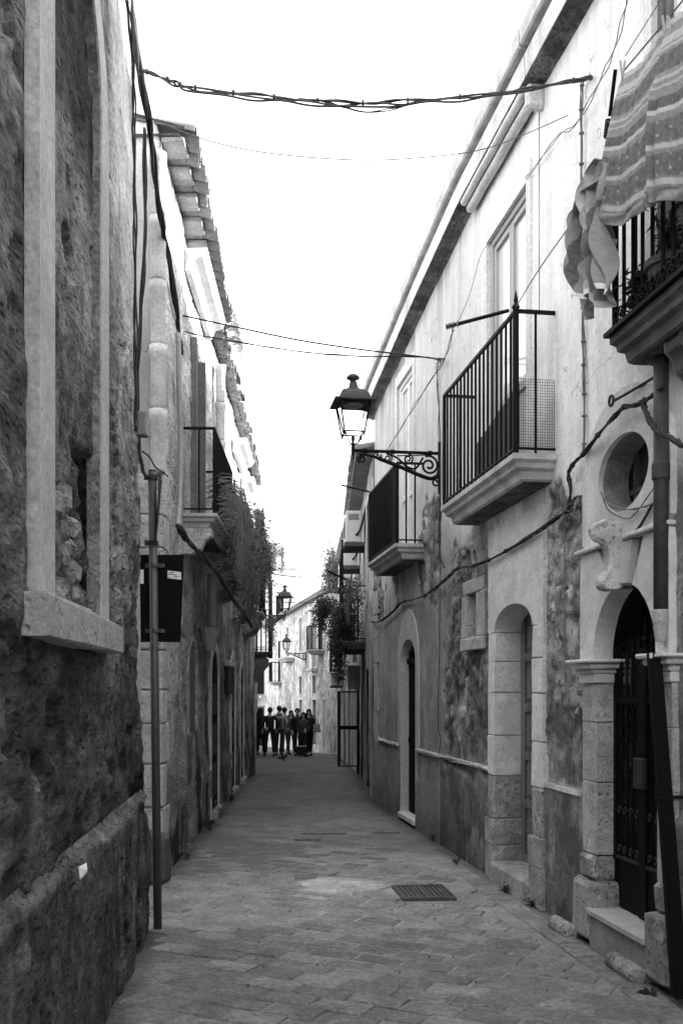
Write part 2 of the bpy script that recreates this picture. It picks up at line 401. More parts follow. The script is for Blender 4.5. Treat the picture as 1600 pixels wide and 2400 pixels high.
mid = np.exp(-(((SX - .1) / .9) ** 2)); tn = .205 + .06 * sm(6.2, 7.0, SY) * sm(10.2, 9.0, SY) + .08 * (fbm(SX * 1.1, SY * .7, 8) - .5) + .09 * (fbm(SX * 4, SY * 4, 9) - .5) + .05 * mid  # band past the corner raised: side alley light painted into the tone
edge = np.minimum(np.abs(SX - wall_x_left(SY)), np.abs(SX - wall_x_right(SY))); tn *= .42 + .58 * sm(.02, .26, edge + .08 * (fbm(SX * 5, SY * 5, 12) - .5))  # dirt and painted contact shade along both walls
tn *= 1 - .58 * sm(8.5, 16, SY)  # shade between the houses painted into the far street
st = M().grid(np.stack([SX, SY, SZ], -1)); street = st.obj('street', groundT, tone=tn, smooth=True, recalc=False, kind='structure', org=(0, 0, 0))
# paving stones laid askew in rows, each one an own piece near the camera
ang = R(-27); e1 = Vector((math.cos(ang), math.sin(ang), 0)); e2 = Vector((-math.sin(ang), math.cos(ang), 0))
protos = []
def paver_mesh(lx, ly, seed):
    rnd = random.Random(seed); m = M(); h = .014
    def ring(k, z): return [(x + rnd.uniform(-.006, .006), y + rnd.uniform(-.006, .006), z + (rnd.uniform(-.0035, .0035) if z > 0 else 0)) for x, y in ((-lx / 2 + k, -ly / 2 + k), (lx / 2 - k, -ly / 2 + k), (lx / 2 - k, ly / 2 - k), (-lx / 2 + k, ly / 2 - k))]
    m.v = ring(0, -.02) + ring(0, h * .3) + ring(.013, h * .8)
    m.f = [(8, 9, 10, 11)] + [(i, (i + 1) % 4, 4 + (i + 1) % 4, 4 + i) for i in range(4)] + [(4 + i, 4 + (i + 1) % 4, 8 + (i + 1) % 4, 8 + i) for i in range(4)]
    return m
pv_mats = [mat('paving_stone_%s' % n, c, .84, .25, 4., .3, 50., pits=.4, fine=.3, flake=.35) for n, c in (('mid', .20), ('pale', .265), ('dusk', .178), ('light', .25))]  # the two paler tones also carry the side alley light
def first_paver(m, k, org, yaw):
    o = m.obj('paving_stone', pv_mats[k % 4], street, recalc=False, org=(0, 0, 0)); WORG[o.name] = Vector(org); o.location = org; o.rotation_euler = (0, 0, yaw); return o
def patchzone(x, y): return ((x + .02) / .36) ** 2 + ((y - 8.0) / .42) ** 2 < 1 or (.40 < x < .9 and 7.4 < y < 8.05)
slots = []; rest = []
for r_ in range(-60, 90):
    for c_ in range(-60, 70):
        p = e1 * (c_ * .302 + (.15 if r_ % 2 else 0) + .02 * math.sin(r_ * 3.1)) + e2 * (r_ * .176)
        x, y = p.x, p.y
        if not (4.0 < y < 13.0): continue
        lx = wall_x_left(y); rx = wall_x_right(y)
        if x < max(lx, -1.9) + .20 or x > rx - .40 or patchzone(x, y): continue
        (slots if y < 8.9 else rest).append((x, y, ang))
for i in range(17):
    s = FR.sY(4.2) + i * .31; q = FR.pt(s, .20, 0); slots.append((q[0], q[1], FR.yaw))
pv_src = []
for i, (x, y, a) in enumerate(slots):
    k = i * 7 % 16
    if y > 6.7 and random.random() < .75: k = k - k % 2 + 1  # alley light put into the colour: paler stones favoured beyond, darker ones nearer
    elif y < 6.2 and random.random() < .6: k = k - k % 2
    z = -.0010 + .0032 * math.sin(x * 2.3 + y * 1.7) + random.uniform(-.003, .003); yw = a + random.uniform(-.03, .03) + (math.pi if i % 2 else 0)
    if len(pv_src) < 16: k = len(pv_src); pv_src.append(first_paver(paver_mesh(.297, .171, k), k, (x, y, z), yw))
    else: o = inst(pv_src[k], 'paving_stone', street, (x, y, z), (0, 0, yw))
m = M()
for i, (x, y, a) in enumerate(rest):
    q = paver_mesh(.29, .165, i % 9); rot = Matrix.Rotation(a, 3, 'Z'); z = random.uniform(-.014, -.006)
    m.add([tuple(rot @ Vector(v) + Vector((x, y, z))) for v in q.v], q.f)
m.obj('paving_stones_beyond', paving, street, recalc=False, kind='stuff')
# worn cement patch round a repair
P = []; 
for i in range(15):
    row = []
    for k in range(36):
        a = 2 * math.pi * k / 36; rr = i / 14 * (1 + .22 * math.sin(3 * a + 1) + .12 * math.sin(7 * a)); row.append((-.02 + .40 * rr * math.cos(a), 8.0 + .40 * rr * math.sin(a), .018 - .010 * (i / 14) ** 4 + .006 * (vnoise(rr * 4 * math.cos(a) + 9, rr * 4 * math.sin(a) + 9) - .5)))
    row.append(row[0]); P.append(row)
pa = np.array(P); ttp = .245 + .24 * sm(1.0, .65, np.hypot((pa[..., 0] + .02) / .42, (pa[..., 1] - 8.0) / .42)) - .13 * sm(.55, .2, np.hypot((pa[..., 0] - .05) / .2, (pa[..., 1] - 7.95) / .2)) + .1 * (fbm(pa[..., 0] * 9, pa[..., 1] * 9, 5) - .5)
M().grid(pa).obj('cement_patch', groundT, street, tone=ttp.ravel(), smooth=True, recalc=False)
# drain grates
def grate(c4, nb, label, name='drain_grate'):
    c4 = [Vector(c) for c in c4]; cen = sum(c4, Vector()) / 4; t = thing(name, label, 'drain grate', (cen.x, cen.y, 0))
    def q(u, v): return c4[0].lerp(c4[1], u).lerp(c4[3].lerp(c4[2], u), v)
    m = M()
    def slab(mm, u0, u1, v0, v1, z0, z1):
        a, b, c, d = q(u0, v0), q(u1, v0), q(u1, v1), q(u0, v1); mm.hexa([(p.x, p.y, z0) for p in (a, b, c, d)] + [(p.x, p.y, z1) for p in (a, b, c, d)])
    slab(m, 0, 1, 0, .06, .0, .026); slab(m, 0, 1, .94, 1, .0, .026); slab(m, 0, .03, .06, .94, .0, .026); slab(m, .97, 1, .06, .94, .0, .026); slab(m, .46, .54, .06, .94, .0, .024)
    m.obj('frame', grey_iron, t)
    b = M(); slab(b, .03, .97, .06, .94, .002, .012); b.obj('pit', dark_stone, t)
    for i in range(nb):
        for u0, u1 in ((.03, .46), (.54, .97)):
            bb = M(); ua = u0 + (u1 - u0) * (i + .25) / nb; ub = ua + (u1 - u0) * .42 / nb; slab(bb, ua, ub, .06, .94, .012, .022); bb.obj('grate_bar', grey_iron, t)
    return t
grate([gp(917, 2081), gp(1035, 2079), gp(1069, 2111), gp(943, 2113)], 5, 'barred iron drain grate in two halves beside the cement patch')
def plate(px0, px1, py0, py1, lab):
    a, b, c, d = gp(px0, py1), gp(px1, py1), gp(px1, py0), gp(px0, py0); m = M().hexa([(p.x, p.y, p.z + .0) for p in (a, b, c, d)] + [(p.x, p.y, p.z + .022) for p in (a, b, c, d)])
    return props(m.obj('cover_plate', mat('worn_iron_plate', .16, .8, .3, 12, .2, 60), bevel=.004), lab, 'cover plate')
plate(690, 741, 2057, 2064, 'narrow cracked cover plate by the rim of the cement patch')
plate(690, 752, 1966, 1971, 'thin dark cover plate below the long worn grating')
plate(708, 812, 1946, 1957, 'long worn grating plate across the middle of the street')
plate(872, 936, 1948, 1954, 'short worn cover plate between the long grating and the narrow iron door')

def side_body(name, parent, F, s0, s1, z0, z1, depth, material, n0=-.03, holes_gap=.6):
    m = M(); k = .004
    m.fb(F, s0 + k, s0 + .25, -depth, n0, z0, z1); m.fb(F, s1 - .25, s1 - k, -depth, n0, z0, z1)
    m.fb(F, s0 + .26, s1 - .26, -depth, -holes_gap, z0, z1 - .26)
    m.fb(F, s0 + .26, s1 - .26, -depth, n0, z1 - .25, z1)
    return m.obj(name, material, parent)

# ================================================================== left: dark rough house with the blocked window
H1 = thing('house', 'dark rough plastered house with a blocked tall arched window and stone sill', 'house', F1.pt(F1.sY(6.4), -3, 0))
s36, s48 = F1.uv(130, 0, .022)[0], F1.uv(240, 0, .022)[0]; WS, WR = 4.30, .52
def l1_disp(S, Z):
    Y = S * F1.dy; S = S * .42; calm = sm(5.0, 5.5, Y) * sm(3.2, 4.6, Z)
    wv, f2, cid = worley(S * 3.2, Z * 2.6, 5)
    peel = sm(.50, .56, fbm(S * 1.1 + 3, Z * .8, 21, 4)) * (1 - calm)
    d = .012 * (fbm(S * 1.2, Z * 1.2, 1, 3) - .5) + (.032 * (flakes(S, Z, 1, 1.6) - .5) + .016 * (fbm(S * 12, Z * 9, 2, 4) - .5) + .012 * (fbm(S * 26, Z * 20, 6, 2) - .5)) * (1 - .85 * calm)
    d += -.010 * peel
    d += -.028 * sm(.74, .80, fbm(S * 9, Z * 6, 33, 3)) * (1 - calm)
    nb = sm(.42, .20, np.minimum(np.abs(Y - 3.55), np.abs(Y - 4.85))) * sm(1.7, 1.9, Z); d = d * (1 - .9 * nb) - .008 * nb
    d += -.0125 * Z * sm(4.6, 6.5, Y)
    d += -.022 * sm(.10, .03, np.abs(Y - 3.36)) * sm(1.9, 2.0, Z)
    return d
def l1_tone(S, Z, N):
    Y = S * F1.dy; S = S * .42; calm = sm(5.0, 5.5, Y) * sm(2.6, 4.6, Z)
    peel = sm(.50, .56, fbm(S * 1.1 + 3, Z * .8, 21, 4)) * (1 - calm)
    t = (.092 + .095 * sm(1.0, 3.6, Z)) * (1 + .6 * (fbm(S * 1.6, Z * 1.1, 7, 4) - .5) + .9 * (fbm(S * 14, Z * 10, 3, 4) - .5)) + .28 * calm - .03 * peel
    t += .06 * sm(4.3, 5.0, Y) * sm(1.0, 2.5, Z)
    t += .05 * sm(.62, .70, fbm(S * 3.3, Z * 4, 41, 4)) * (1 - calm)
    t *= 1 - .35 * sm(.60, .75, fbm(S * 6, Z * 1.6, 55, 4)); t *= .80 + .42 * flakes(S, Z, 1, 1.6) * (1 - calm) + .2 * calm
    t *= 1 - .4 * sm(.15, .02, np.abs(Y - 3.33)) * sm(1.9, 2.1, Z)  # shade of the groove beside the band painted into the tone
    return t
hole1 = ('arch', s36 - .03, s48 + .03, 1.88, WS, WR + .03)
sheet(F1, 'wall', H1, F1.sY(2.2), F1.sY(6.49), 0, 6.5, .022, [hole1], l1_disp, l1_tone, roughT, dz=.024, wear=lambda S, Z: 1 - .75 * sm(5.0, 5.5, S * F1.dy) * sm(2.8, 4.4, Z))
sheet(F1, 'rear_wall', H1, F1.sY(-9), F1.sY(2.2), 0, 3.4, .25, [], None, lambda S, Z, N: .25 + 0 * S, roughT)  # unseen wall behind the camera, kept low to let sky light onto the facade opposite
def dado_disp(S, Z):
    S = S * .45
    d = .040 + .018 * (flakes(S, Z, 61, 1.8) - .5) + .014 * (fbm(S * 14, Z * 6, 62, 4) - .5)
    d += -.030 * sm(.74, .79, fbm(S * 8, Z * 3.5, 63, 4)); ed_ = .885 + .022 * (fbm(S * 2.5, S * 0, 68, 3) - .5); d = np.where(Z > ed_, .040 + (d - .040) * .25 - (Z - ed_) * .72, d); return d
sheet(F1, 'dado', H1, F1.sY(2.2), F1.sY(6.49), -.02, .955, .020, [], dado_disp, lambda S, Z, N: np.where(Z > .885 + .022 * (fbm(S * 2.5, S * 0, 68, 3) - .5), .17 + .14 * (fbm(S * 6, Z * 20, 66, 4) - .5), .075 + .08 * (fbm(S * 9, Z * 3, 64, 4) - .5) + .05 * sm(.62, .7, fbm(S * 14, Z * 9, 65, 3))), roughT)
rt = M(); P1 = Vector(F1.pt(F1.sY(6.49), .0, 0))
rt.grid([[(P1.x - .0 - d * 7.0 - .0125 * z, P1.y + .02, z) for z in (0, 1, 2, 4, 6, 6.5)] for d in (0, .1, .5, 1)]); rt.obj('side_wall', mat('alley_plaster', .45, .95, .15, 4, .2, 40), H1)
side_body('wall_core', H1, F1, F1.sY(2.25), F1.sY(6.40), 0, 6.4, 6.0, grey_stone, n0=-.16)
# window: raised plaster band, blocked infill, stones showing, sill
inner = arch_curve(s36, s48, 1.90, WS, WR); wL, wR = F1.uv(94, 0, .022)[0], F1.uv(256, 0, .022)[0]
outer = arch_curve(wL, wR, 1.90, WS, WR + .17)
win = ring_plate(M(), F1, inner, outer, .022, -.03, .012).obj('window', mat('band_plaster', .47, .94, .10, 5, .10, 44, pits=.25, streak=.10, flake=.25), H1, label='tall arched window blocked with rubble inside a pale plaster band')
ring_plate(M(), F1, arch_curve(s36 + .002, s48 - .002, 1.90, WS, WR - .002), arch_curve(s36 - .03, s48 + .03, 1.90, WS, WR + .03), .0125, -.03, -.05).obj('reveal', mat('dark_plaster', .24, .95, .3, 6, .3, 36, pits=.6, fine=.3, flake=.6), H1)  # reveal coloured darker than the band round it
def inf_disp(S, Z):
    f1, f2, c = worley(S * 4.0, Z * 3.3, 77); low = sm(2.9, 2.3, Z + .3 * (fbm(S * 3, Z * 2, 78) - .5))
    return -.030 + .018 * (flakes(S, Z, 79, 1.7) - .5) + .012 * (fbm(S * 14, Z * 12, 86, 3) - .5) - .07 * low + low * .07 * np.clip((f2 - f1) * 2.2, 0, 1) - .09 * sm(.80, .86, fbm(S * 3.1, Z * 2.3, 80, 3))
def inf_tone(S, Z, N):
    Y = S * F1.dy
    t = .17 + .22 * (fbm(S * 3, Z * 2, 81, 4) - .5) + .12 * sm(2.6, 3.4, Z) * sm(4.0, 3.7, Z) + .12 * (fbm(S * 12, Z * 9, 82, 3) - .5)
    return t * (1 - .86 * sm(3.75, 4.2, Z + .2 * (fbm(S * 4, Z * 2, 83) - .5)))
sheet(F1, 'infill', H1, s36 - .02, s48 + .02, 1.9, 5.0, .02, [], inf_disp, inf_tone, roughT)
random.seed(3)
for i in range(9):
    s = random.uniform(s36 + .25, s48 - .08); z = 1.95 + .62 * random.random() * (1.1 - abs(s - s48 + .3)); w = random.uniform(.07, .15); h = random.uniform(.06, .12)
    stone(F1, 'stone', H1, s - w / 2, s + w / 2, -.11, -.018, z, z + h, grey_stone, .022, .012)
for a, b in ((3.17, 4.03), (4.035, 4.93)):
    stone(F1, 'sill_stone', H1, F1.sY(a), F1.sY(b), -.20, .085, 1.775, 1.925, mat('sill_stone', .36, .93, .2, 7., .3, 42., pits=.8, fine=.2), .010, .008)
# scrap of white paper tucked in the plaster
q = F1.p(193, 2058, .08); M().add([(q.x, q.y - .03, q.z), (q.x + .012, q.y + .035, q.z + .015), (q.x + .01, q.y + .03, q.z + .055), (q.x - .005, q.y - .035, q.z + .05), (q.x - .01, q.y, q.z + .075)], [(0, 1, 2, 4, 3)])
pp = M().add([(q.x, q.y - .03, q.z), (q.x + .012, q.y + .035, q.z + .015), (q.x + .01, q.y + .03, q.z + .055), (q.x - .005, q.y - .035, q.z + .05), (q.x + .02, q.y, q.z + .03)], [(0, 1, 4), (1, 2, 4), (2, 3, 4), (3, 0, 4)])
props(pp.obj('paper_scrap', white_paint), 'crumpled white paper scrap stuck on the rough dado', 'paper')

# ================================================================== left: long house with tiled eave
H2 = thing('house', 'long weathered house with tiled eave, vine covered balconies and narrow arched doorways', 'house', F2.pt(F2.sY(14), -3, 0))
a2, b2 = F2.sY(8.31), F2.sY(20.7)
def e2z(S): return np.interp(S * F2.dy, [8.3, 11.8, 18.1, 21], [6.26, 6.04, 5.9, 5.85])
def rect_uv(F, px0, px1, n=0): return F.uv(px0, 1618, n)[0], F.uv(px1, 1618, n)[0]
doors2 = []
for p0, p1, ap in ((494, 510.5, 2.12), (541, 549.5, 2.10), (563, 569.5, 2.05)):
    x0, x1 = rect_uv(F2, p0, p1); doors2.append((x0, x1, ap))
nA, nB = rect_uv(F2, 441.5, 461)
win2 = [(rect_uv(F2, 449, 470), 3.36, 5.35), (rect_uv(F2, 545, 556), 3.2, 5.0), (rect_uv(F2, 577, 583), 3.0, 4.9)]
holes2 = [('arch', x0, x1, .10, ap - .35, .35) for x0, x1, ap in doors2] + [('arch', nA, nB, 1.15, 1.8, .33)] + [('rect', w[0][0], w[0][1], w[1], w[2]) for w in win2]
def l2_disp(S, Z):
    Y = S * F2.dy; f1, f2, c = worley(S * 2.0, Z * 3.4, 15); rough = sm(9.0, 9.25, Y)
    pe = sm(.45, .52, fbm(S * .45, Z * .55, 91, 4) + .10 * sm(2.6, .5, Z)) * rough
    S = S * .5; d = .010 * (fbm(S * 1.2, Z * 1.0, 92, 3) - .5) + .018 * (flakes(S, Z, 92, 1.3) - .5) * rough + .010 * (fbm(S * 10, Z * 7, 93, 3) - .5) + pe * (-.018 + .018 * c * (f2 - f1 > .09))
    return d * (.45 + .55 * sm(.5, 1.6, Z)) + .016 * sm(.62, .60, Z + .06 * (fbm(S * 2, S * 0, 94) - .5))
def l2_tone(S, Z, N):
    Y = S * F2.dy; S = S * .5; pe = sm(.45, .52, fbm(S * .9, Z * .55, 91, 4) + .10 * sm(2.6, .5, Z)) * sm(9.0, 9.25, Y)
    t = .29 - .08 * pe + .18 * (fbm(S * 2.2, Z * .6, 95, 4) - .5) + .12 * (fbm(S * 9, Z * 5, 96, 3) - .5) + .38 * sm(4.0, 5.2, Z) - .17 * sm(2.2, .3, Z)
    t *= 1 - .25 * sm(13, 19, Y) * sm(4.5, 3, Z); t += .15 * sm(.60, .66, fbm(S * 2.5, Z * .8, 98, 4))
    return t
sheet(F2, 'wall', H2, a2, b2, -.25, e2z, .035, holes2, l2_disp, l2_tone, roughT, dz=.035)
# camera facing return and set back upper storey
c2 = Vector(F2.pt(a2, 0, 0)); rr = M(); xs_ = np.linspace(c2.x - 7, c2.x - .01, 60); zs_ = np.linspace(0, 6.2, 60)
XX, ZZ = np.meshgrid(xs_, zs_, indexing='ij'); rt_t = .46 + .12 * (fbm(XX * 2, ZZ * 1.2, 99, 4) - .5) + .2 * sm(4.2, 5.5, ZZ)
rr.grid(np.stack([XX, np.full_like(XX, c2.y + .012) - .012 * (fbm(XX * 5, ZZ * 5, 100) - .5), ZZ], -1)); rr.obj('side_wall', plasterT, H2, tone=rt_t.ravel(), smooth=True, recalc=False)
side_body('wall_core', H2, F2, a2 + .03, b2, -.3, 5.80, 7.0, grey_stone, n0=-.12)

x345 = (345 - CXP) / FPX * 8.35
M().box(-3.2, x345, 8.36, 8.52, 6.15, 11).obj('upper_storey', mat('lit_plaster', .72, .9, .08, 4, .1, 40), H2)
M().hexa([(x345, 8.34, 6.0), (c2.x + .04, 8.34, 6.0), (c2.x + .04, 8.6, 6.0), (x345, 8.6, 6.0), (x345, 8.34, 6.84), (c2.x - .02, 8.34, 6.30), (c2.x - .02, 8.6, 6.30), (x345, 8.6, 6.84)]).obj('gable_coping', pale_stone, H2, bevel=.02)
# corner quoins, each a stone
z = .02; i = 0; random.seed(11)
while z < 3.3:
    h = random.uniform(.26, .38); lw = .20 + .16 * (i % 2); sw = .17 + .16 * ((i + 1) % 2)
    m = M().fb(F2, a2 - .025, a2 + lw, -.22 - sw * .3, .022, z + .005, z + h - .005); m.obj('quoin', limestone, H2, bevel=.012, jit=.006)
    m = M().fb(F2, a2 - .022, a2 + .2, -.75, -.225 - sw * .3, z + .005, z + h - .005); m.obj('quoin', limestone, H2, bevel=.012, jit=.006)
    z += h; i += 1
# roof: soffit tiles and rows of barrel tiles along the eave
rf = M(); n_ = 14; sS = np.linspace(a2, b2, n_)
rf.grid([[F2.pt(s, .20 if s < 12.3 else .10, e2z(s) + .12), F2.pt(s, -3.0, e2z(s) + .95)] for s in sS]); rf.grid([[F2.pt(s, .16 if s < 12.3 else .08, e2z(s) + .06), F2.pt(s, -.3, e2z(s) + .05)] for s in sS])
roof2 = rf.obj('roof', terracotta, H2, recalc=False)
def half_tile(m, F, s, n0, n1, z0, z1, r0, r1, up=True, seg=6, th=.014):
    rows = []
    for n, z, r in ((n0, z0, r0), (n1, z1, r1)):
        rows.append([F.pt(s - r * math.cos(math.pi * k / seg), n, z + (1 if up else -1) * r * math.sin(math.pi * k / seg)) for k in range(seg + 1)])
        rows.append([F.pt(s - (r - th) * math.cos(math.pi * k / seg), n, z + (1 if up else -1) * (r - th) * math.sin(math.pi * k / seg)) for k in range(seg + 1)])
    a, ai, b, bi = rows; k = seg + 1; v = a + ai + b + bi; f = []
    for q in range(seg): f += [(q, q + 1, 2 * k + q + 1, 2 * k + q), (k + q, 3 * k + q, 3 * k + q + 1, k + q + 1), (q, k + q, k + q + 1, q + 1), (2 * k + q, 2 * k + q + 1, 3 * k + q + 1, 3 * k + q)]
    return m.add(v, f)
s = a2 + .12; random.seed(5); i = 0
while s < b2 - .1:
    z = float(e2z(s)) + .10; gone = (12.4 < s < 13.0) or (15.2 < s < 15.8) or random.random() < (.04 if s < 12 else .22); z += 0 if s < 12 else random.uniform(-.06, .03)
    if not gone:
        j = random.uniform(-.03, .03)
        half_tile(M(), F2, s, .27 + j if s < 12 else .15 + 2 * j, -.22, z + .0, z + .10, .10, .085).obj('tile', (terracotta_pale if i % 3 else terracotta) if s < 12 else mat('sooty_tile', .12, .95, .4, 7, .2, 40), roof2, smooth=False)
    half_tile(M(), F2, s + .105, (.30 if s < 12 else .17) + random.uniform(-.03, .02), -.22, z + .02, z + .12, .095, .08, up=False).obj('tile', terracotta, roof2)
    if i % 2 == 0 and s < 11.9: M().fb(F2, s - .09, s + .30 - .105, .0, .19, z - .075 - random.uniform(0, .012), z - .045).obj('soffit_tile', terracotta_pale, roof2, bevel=.005, jit=.004)
    s += .21; i += 1
# terracotta downpipes in sections
def downpipe(F, s, n, z0, z1, r, parent, secs, material, name='downpipe'):
    dp = None
    for k in range(secs):
        u0 = z0 + (z1 - z0) * k / secs; u1 = z0 + (z1 - z0) * (k + 1) / secs; c = F.pt(s + random.uniform(-.006, .006), n, 0)
        m = M().lathe([(r * .93, u0), (r, u0 + .03), (r * 1.0, u1 - .10), (r * 1.12, u1 - .08), (r * 1.14, u1 - .005), (r * .9, u1)], (c[0], c[1], 0), 14)
        o = m.obj(name if dp is None else 'pipe_section', material, parent if dp is None else dp, smooth=True)
        dp = dp or o
    return dp
pX = Vector(((369.5 - CXP) / FPX * 8.22, 8.22, 0))
sP = a2 - .06; nP = .02
downpipe(F2, F2.uv(369.5, 1618, -.015)[0] * 0 + a2 - .085, -.008, 3.42, 6.1, .066, H2, 5, mat('pipe_plaster', .52, .9, .2, 5, .15, 40, streak=.2))
downpipe(F2, F2.uv(517, 900, .09)[0], .09, 4.3, 5.75, .06, H2, 3, mat('pipe_plaster'))
downpipe(F2, F2.uv(497, 1400, .08)[0], .08, 2.35, 3.1, .055, H2, 1, plastic_g)
M().lathe([(.05, 0), (.11, .22), (.12, .26), (.05, .26)], F2.pt(F2.uv(491, 1480, .1)[0], .1, 2.05), 10).obj('hopper', plastic_g, H2)
M().fb(F2, F2.sY(14.0), F2.sY(14.9), 0, .07, 1.95, 2.03).obj('lintel', limestone, H2, bevel=.01)
M().fb(F2, F2.sY(14.05), F2.sY(14.85), -.05, .05, 1.55, 1.94).obj('window_frame', dark_wood, H2, bevel=.01)
# doorways
for x0, x1, ap in doors2:
    ring_plate(M(), F2, arch_curve(x0 + .01, x1 - .01, .0, ap - .35, .34), arch_curve(x0 - .13, x1 + .13, .0, ap - .35, .47), .016, -.04, -.004).obj('door_surround', limestone, H2)
    d_ = M().fb(F2, x0 - .05, x1 + .05, -.05, -.004, .02, ap + .1).obj('door', mat('black_door', .012, .95, .3, 8, .1, 60, spec=.03), H2)  # leaf coloured near black
    for k in range(3): M().fb(F2, x0 + .06, x1 - .06, -.0039, .002, .25 + k * .52, .65 + k * .52).obj('door_panel', dark_wood, d_, bevel=.006)
    M().fb(F2, x0 - .02, x1 + .02, -.20, .08, -.12, .08).obj('threshold', grey_stone, H2, bevel=.01)
ring_plate(M(), F2, arch_curve(nA + .01, nB - .01, 1.15, 1.8, .32), arch_curve(nA - .06, nB + .06, 1.15, 1.8, .38), .012, -.03, -.02).obj('niche', grey_stone, H2)
M().fb(F2, nA - .04, nB + .04, -.1, -.018, 1.1, 2.2).obj('niche_back', mat('niche_stone', .10, .95, .3, 7, .3, 40), H2)  # back coloured darker than the niche frame
# upper french windows with shutters, hoods
for k, (sr, z0, z1) in enumerate(win2):
    w = M().fb(F2, sr[0] - .03, sr[1] + .03, -.16, -.1, z0 - .05, z1 + .05).obj('french_window', dark_in, H2)
    for a, b in ((sr[0] - .02, sr[0] + .05), (sr[1] - .05, sr[1] + .02), ((sr[0] + sr[1]) / 2 - .03, (sr[0] + sr[1]) / 2 + .03)): M().fb(F2, a, b, -.1, -.03, z0, z1).obj('frame', wood, w)
    M().fb(F2, sr[0] + .05, sr[1] - .05, -.095, -.085, z0 + .1, z1 - .06).obj('pane', pane_m, w)
    if k == 0:
        for q in (0, 1): M().fb(F2, sr[0] + (.0 if q == 0 else .0) + q * (sr[1] - sr[0]) - .02, sr[0] + q * (sr[1] - sr[0]) + .02, -.12, .06, z0 + .05, z1 - .03).obj('shutter', wood, H2, bevel=.004)
for p0, p1, zt in ((484, 528, 6.02), (578, 594, 5.55), (594, 602, 5.3)):
    x0 = F2.uv(p0, 1618, .22)[0]; x1 = F2.uv(p1, 1618, .22)[0]
    hd = M(); prof = [(.0, zt - .22), (.06, zt - .22), (.10, zt - .12), (.18, zt - .09), (.22, zt - .03), (.225, zt), (0, zt)]
    A = [F2.pt(x0 + (.23 - n) * .12, n, z) for n, z in prof]; B = [F2.pt(x1 - (.23 - n) * .12, n, z) for n, z in prof]; k = len(prof)
    hd.add(A + B, [(i, (i + 1) % k, k + (i + 1) % k, k + i) for i in range(k)] + [tuple(range(k)), tuple(range(2 * k - 1, k - 1, -1))]); hd.obj('hood', pale_stone, H2)
# old balconies
def bal_profile(F, s0, s1, nt, zt, th, parent, material, inset=.10, name='balcony', steps=((1, 0), (1, -.22), (.90, -.34), (.88, -.52), (.76, -.62), (.72, -.92), (.66, -1.0)), label=None):
    prev = None; m = M(); rings = []
    for k, dz in steps:
        n = nt * k; i = (1 - k) * nt
        rings.append([F.pt(s0 + i, -.05, zt + dz * th), F.pt(s0 + i, n, zt + dz * th), F.pt(s1 - i, n, zt + dz * th), F.pt(s1 - i, -.05, zt + dz * th)])
    v = [p for r_ in rings for p in r_]; f = [(3, 2, 1, 0)]
    for j in range(len(rings) - 1):
        for q in range(4): f.append((j * 4 + q, j * 4 + (q + 1) % 4, (j + 1) * 4 + (q + 1) % 4, (j + 1) * 4 + q))
    k = (len(rings) - 1) * 4; f.append((k, k + 1, k + 2, k + 3)); m.add(v, f)
    b = m.obj(name, material, parent, label=label)
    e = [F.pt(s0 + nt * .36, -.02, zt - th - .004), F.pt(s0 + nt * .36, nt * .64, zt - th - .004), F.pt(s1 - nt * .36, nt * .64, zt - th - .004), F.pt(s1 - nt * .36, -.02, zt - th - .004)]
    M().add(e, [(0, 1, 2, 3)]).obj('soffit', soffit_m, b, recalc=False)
    return b
def railing(F, b, s0, s1, n, z0, z1, nb, r=.008, ends=(1, 1), mid=None, material=None, side=1, toprail=.016):
    material = material or iron; m = M().fb(F, s0 - .012, s1 + .012, n - .012, n + .012, z1 - .008, z1 + .016)
    for e, s in zip(ends, (s0, s1)):
        if e: m.fb(F, s - .012, s + .012, 0, n - .013, z1 - .008, z1 + .016)
    m.obj('top_rail', material, b)
    m = M().fb(F, s0 - .01, s1 + .01, n - .01, n + .01, z0 + .035, z0 + .05)
    for e, s in zip(ends, (s0, s1)):
        if e: m.fb(F, s - .01, s + .01, 0, n - .011, z0 + .035, z0 + .05)
    m.obj('bottom_rail', material, b)
    if mid:
        mm = M().fb(F, s0, s1, n - .006, n + .006, mid - .006, mid + .006); mm.obj('middle_rail', material, b)
    src = None
    def bar(s, nn, rad=r):
        nonlocal src
        c = F.pt(s, nn, (z0 + z1) / 2)
        if src is None or rad != r:
            o = M().tube([F.pt(s, nn, z0), F.pt(s, nn, z1)], rad, 6).obj('railing_bar', material, b)
            if rad == r: src = o
        else: inst(src, 'railing_bar', b, c)
    for k in range(1, nb): bar(s0 + (s1 - s0) * k / nb, n)
    for s in (s0, s1): bar(s, n, r * 1.7)
    for e, s in zip(ends, (s0, s1)):
        if e:
            for k in range(1, side + 1): bar(s, n * k / (side + 1))
A0 = F2.uv(502, 1618, .30)[0]; A1 = A0 + 1.95
bA = bal_profile(F2, A0 - .02, A1 + .02, .33, 3.36, .14, H2, balc_stone); railing(F2, bA, A0, A1, .30, 3.36, 4.20, 18, side=1, r=.009)
def corbel(F, s, n1, zt, h, parent, material, w=.14):
    prof = [(-.05, zt), (n1, zt), (n1, zt - h * .25), (n1 * .75, zt - h * .45), (n1 * .6, zt - h * .8), (n1 * .25, zt - h), (-.05, zt - h)]; k = len(prof)
    A = [F.pt(s - w / 2, n, z) for n, z in prof]; B = [F.pt(s + w / 2, n, z) for n, z in prof]
    return M().add(A + B, [(i, (i + 1) % k, k + (i + 1) % k, k + i) for i in range(k)] + [tuple(range(k)), tuple(range(2 * k - 1, k - 1, -1))]).obj('corbel', material, parent, bevel=.008)
for s in (A0 + .12, A1 - .12): corbel(F2, s, .26, 3.215, .24, H2, limestone)
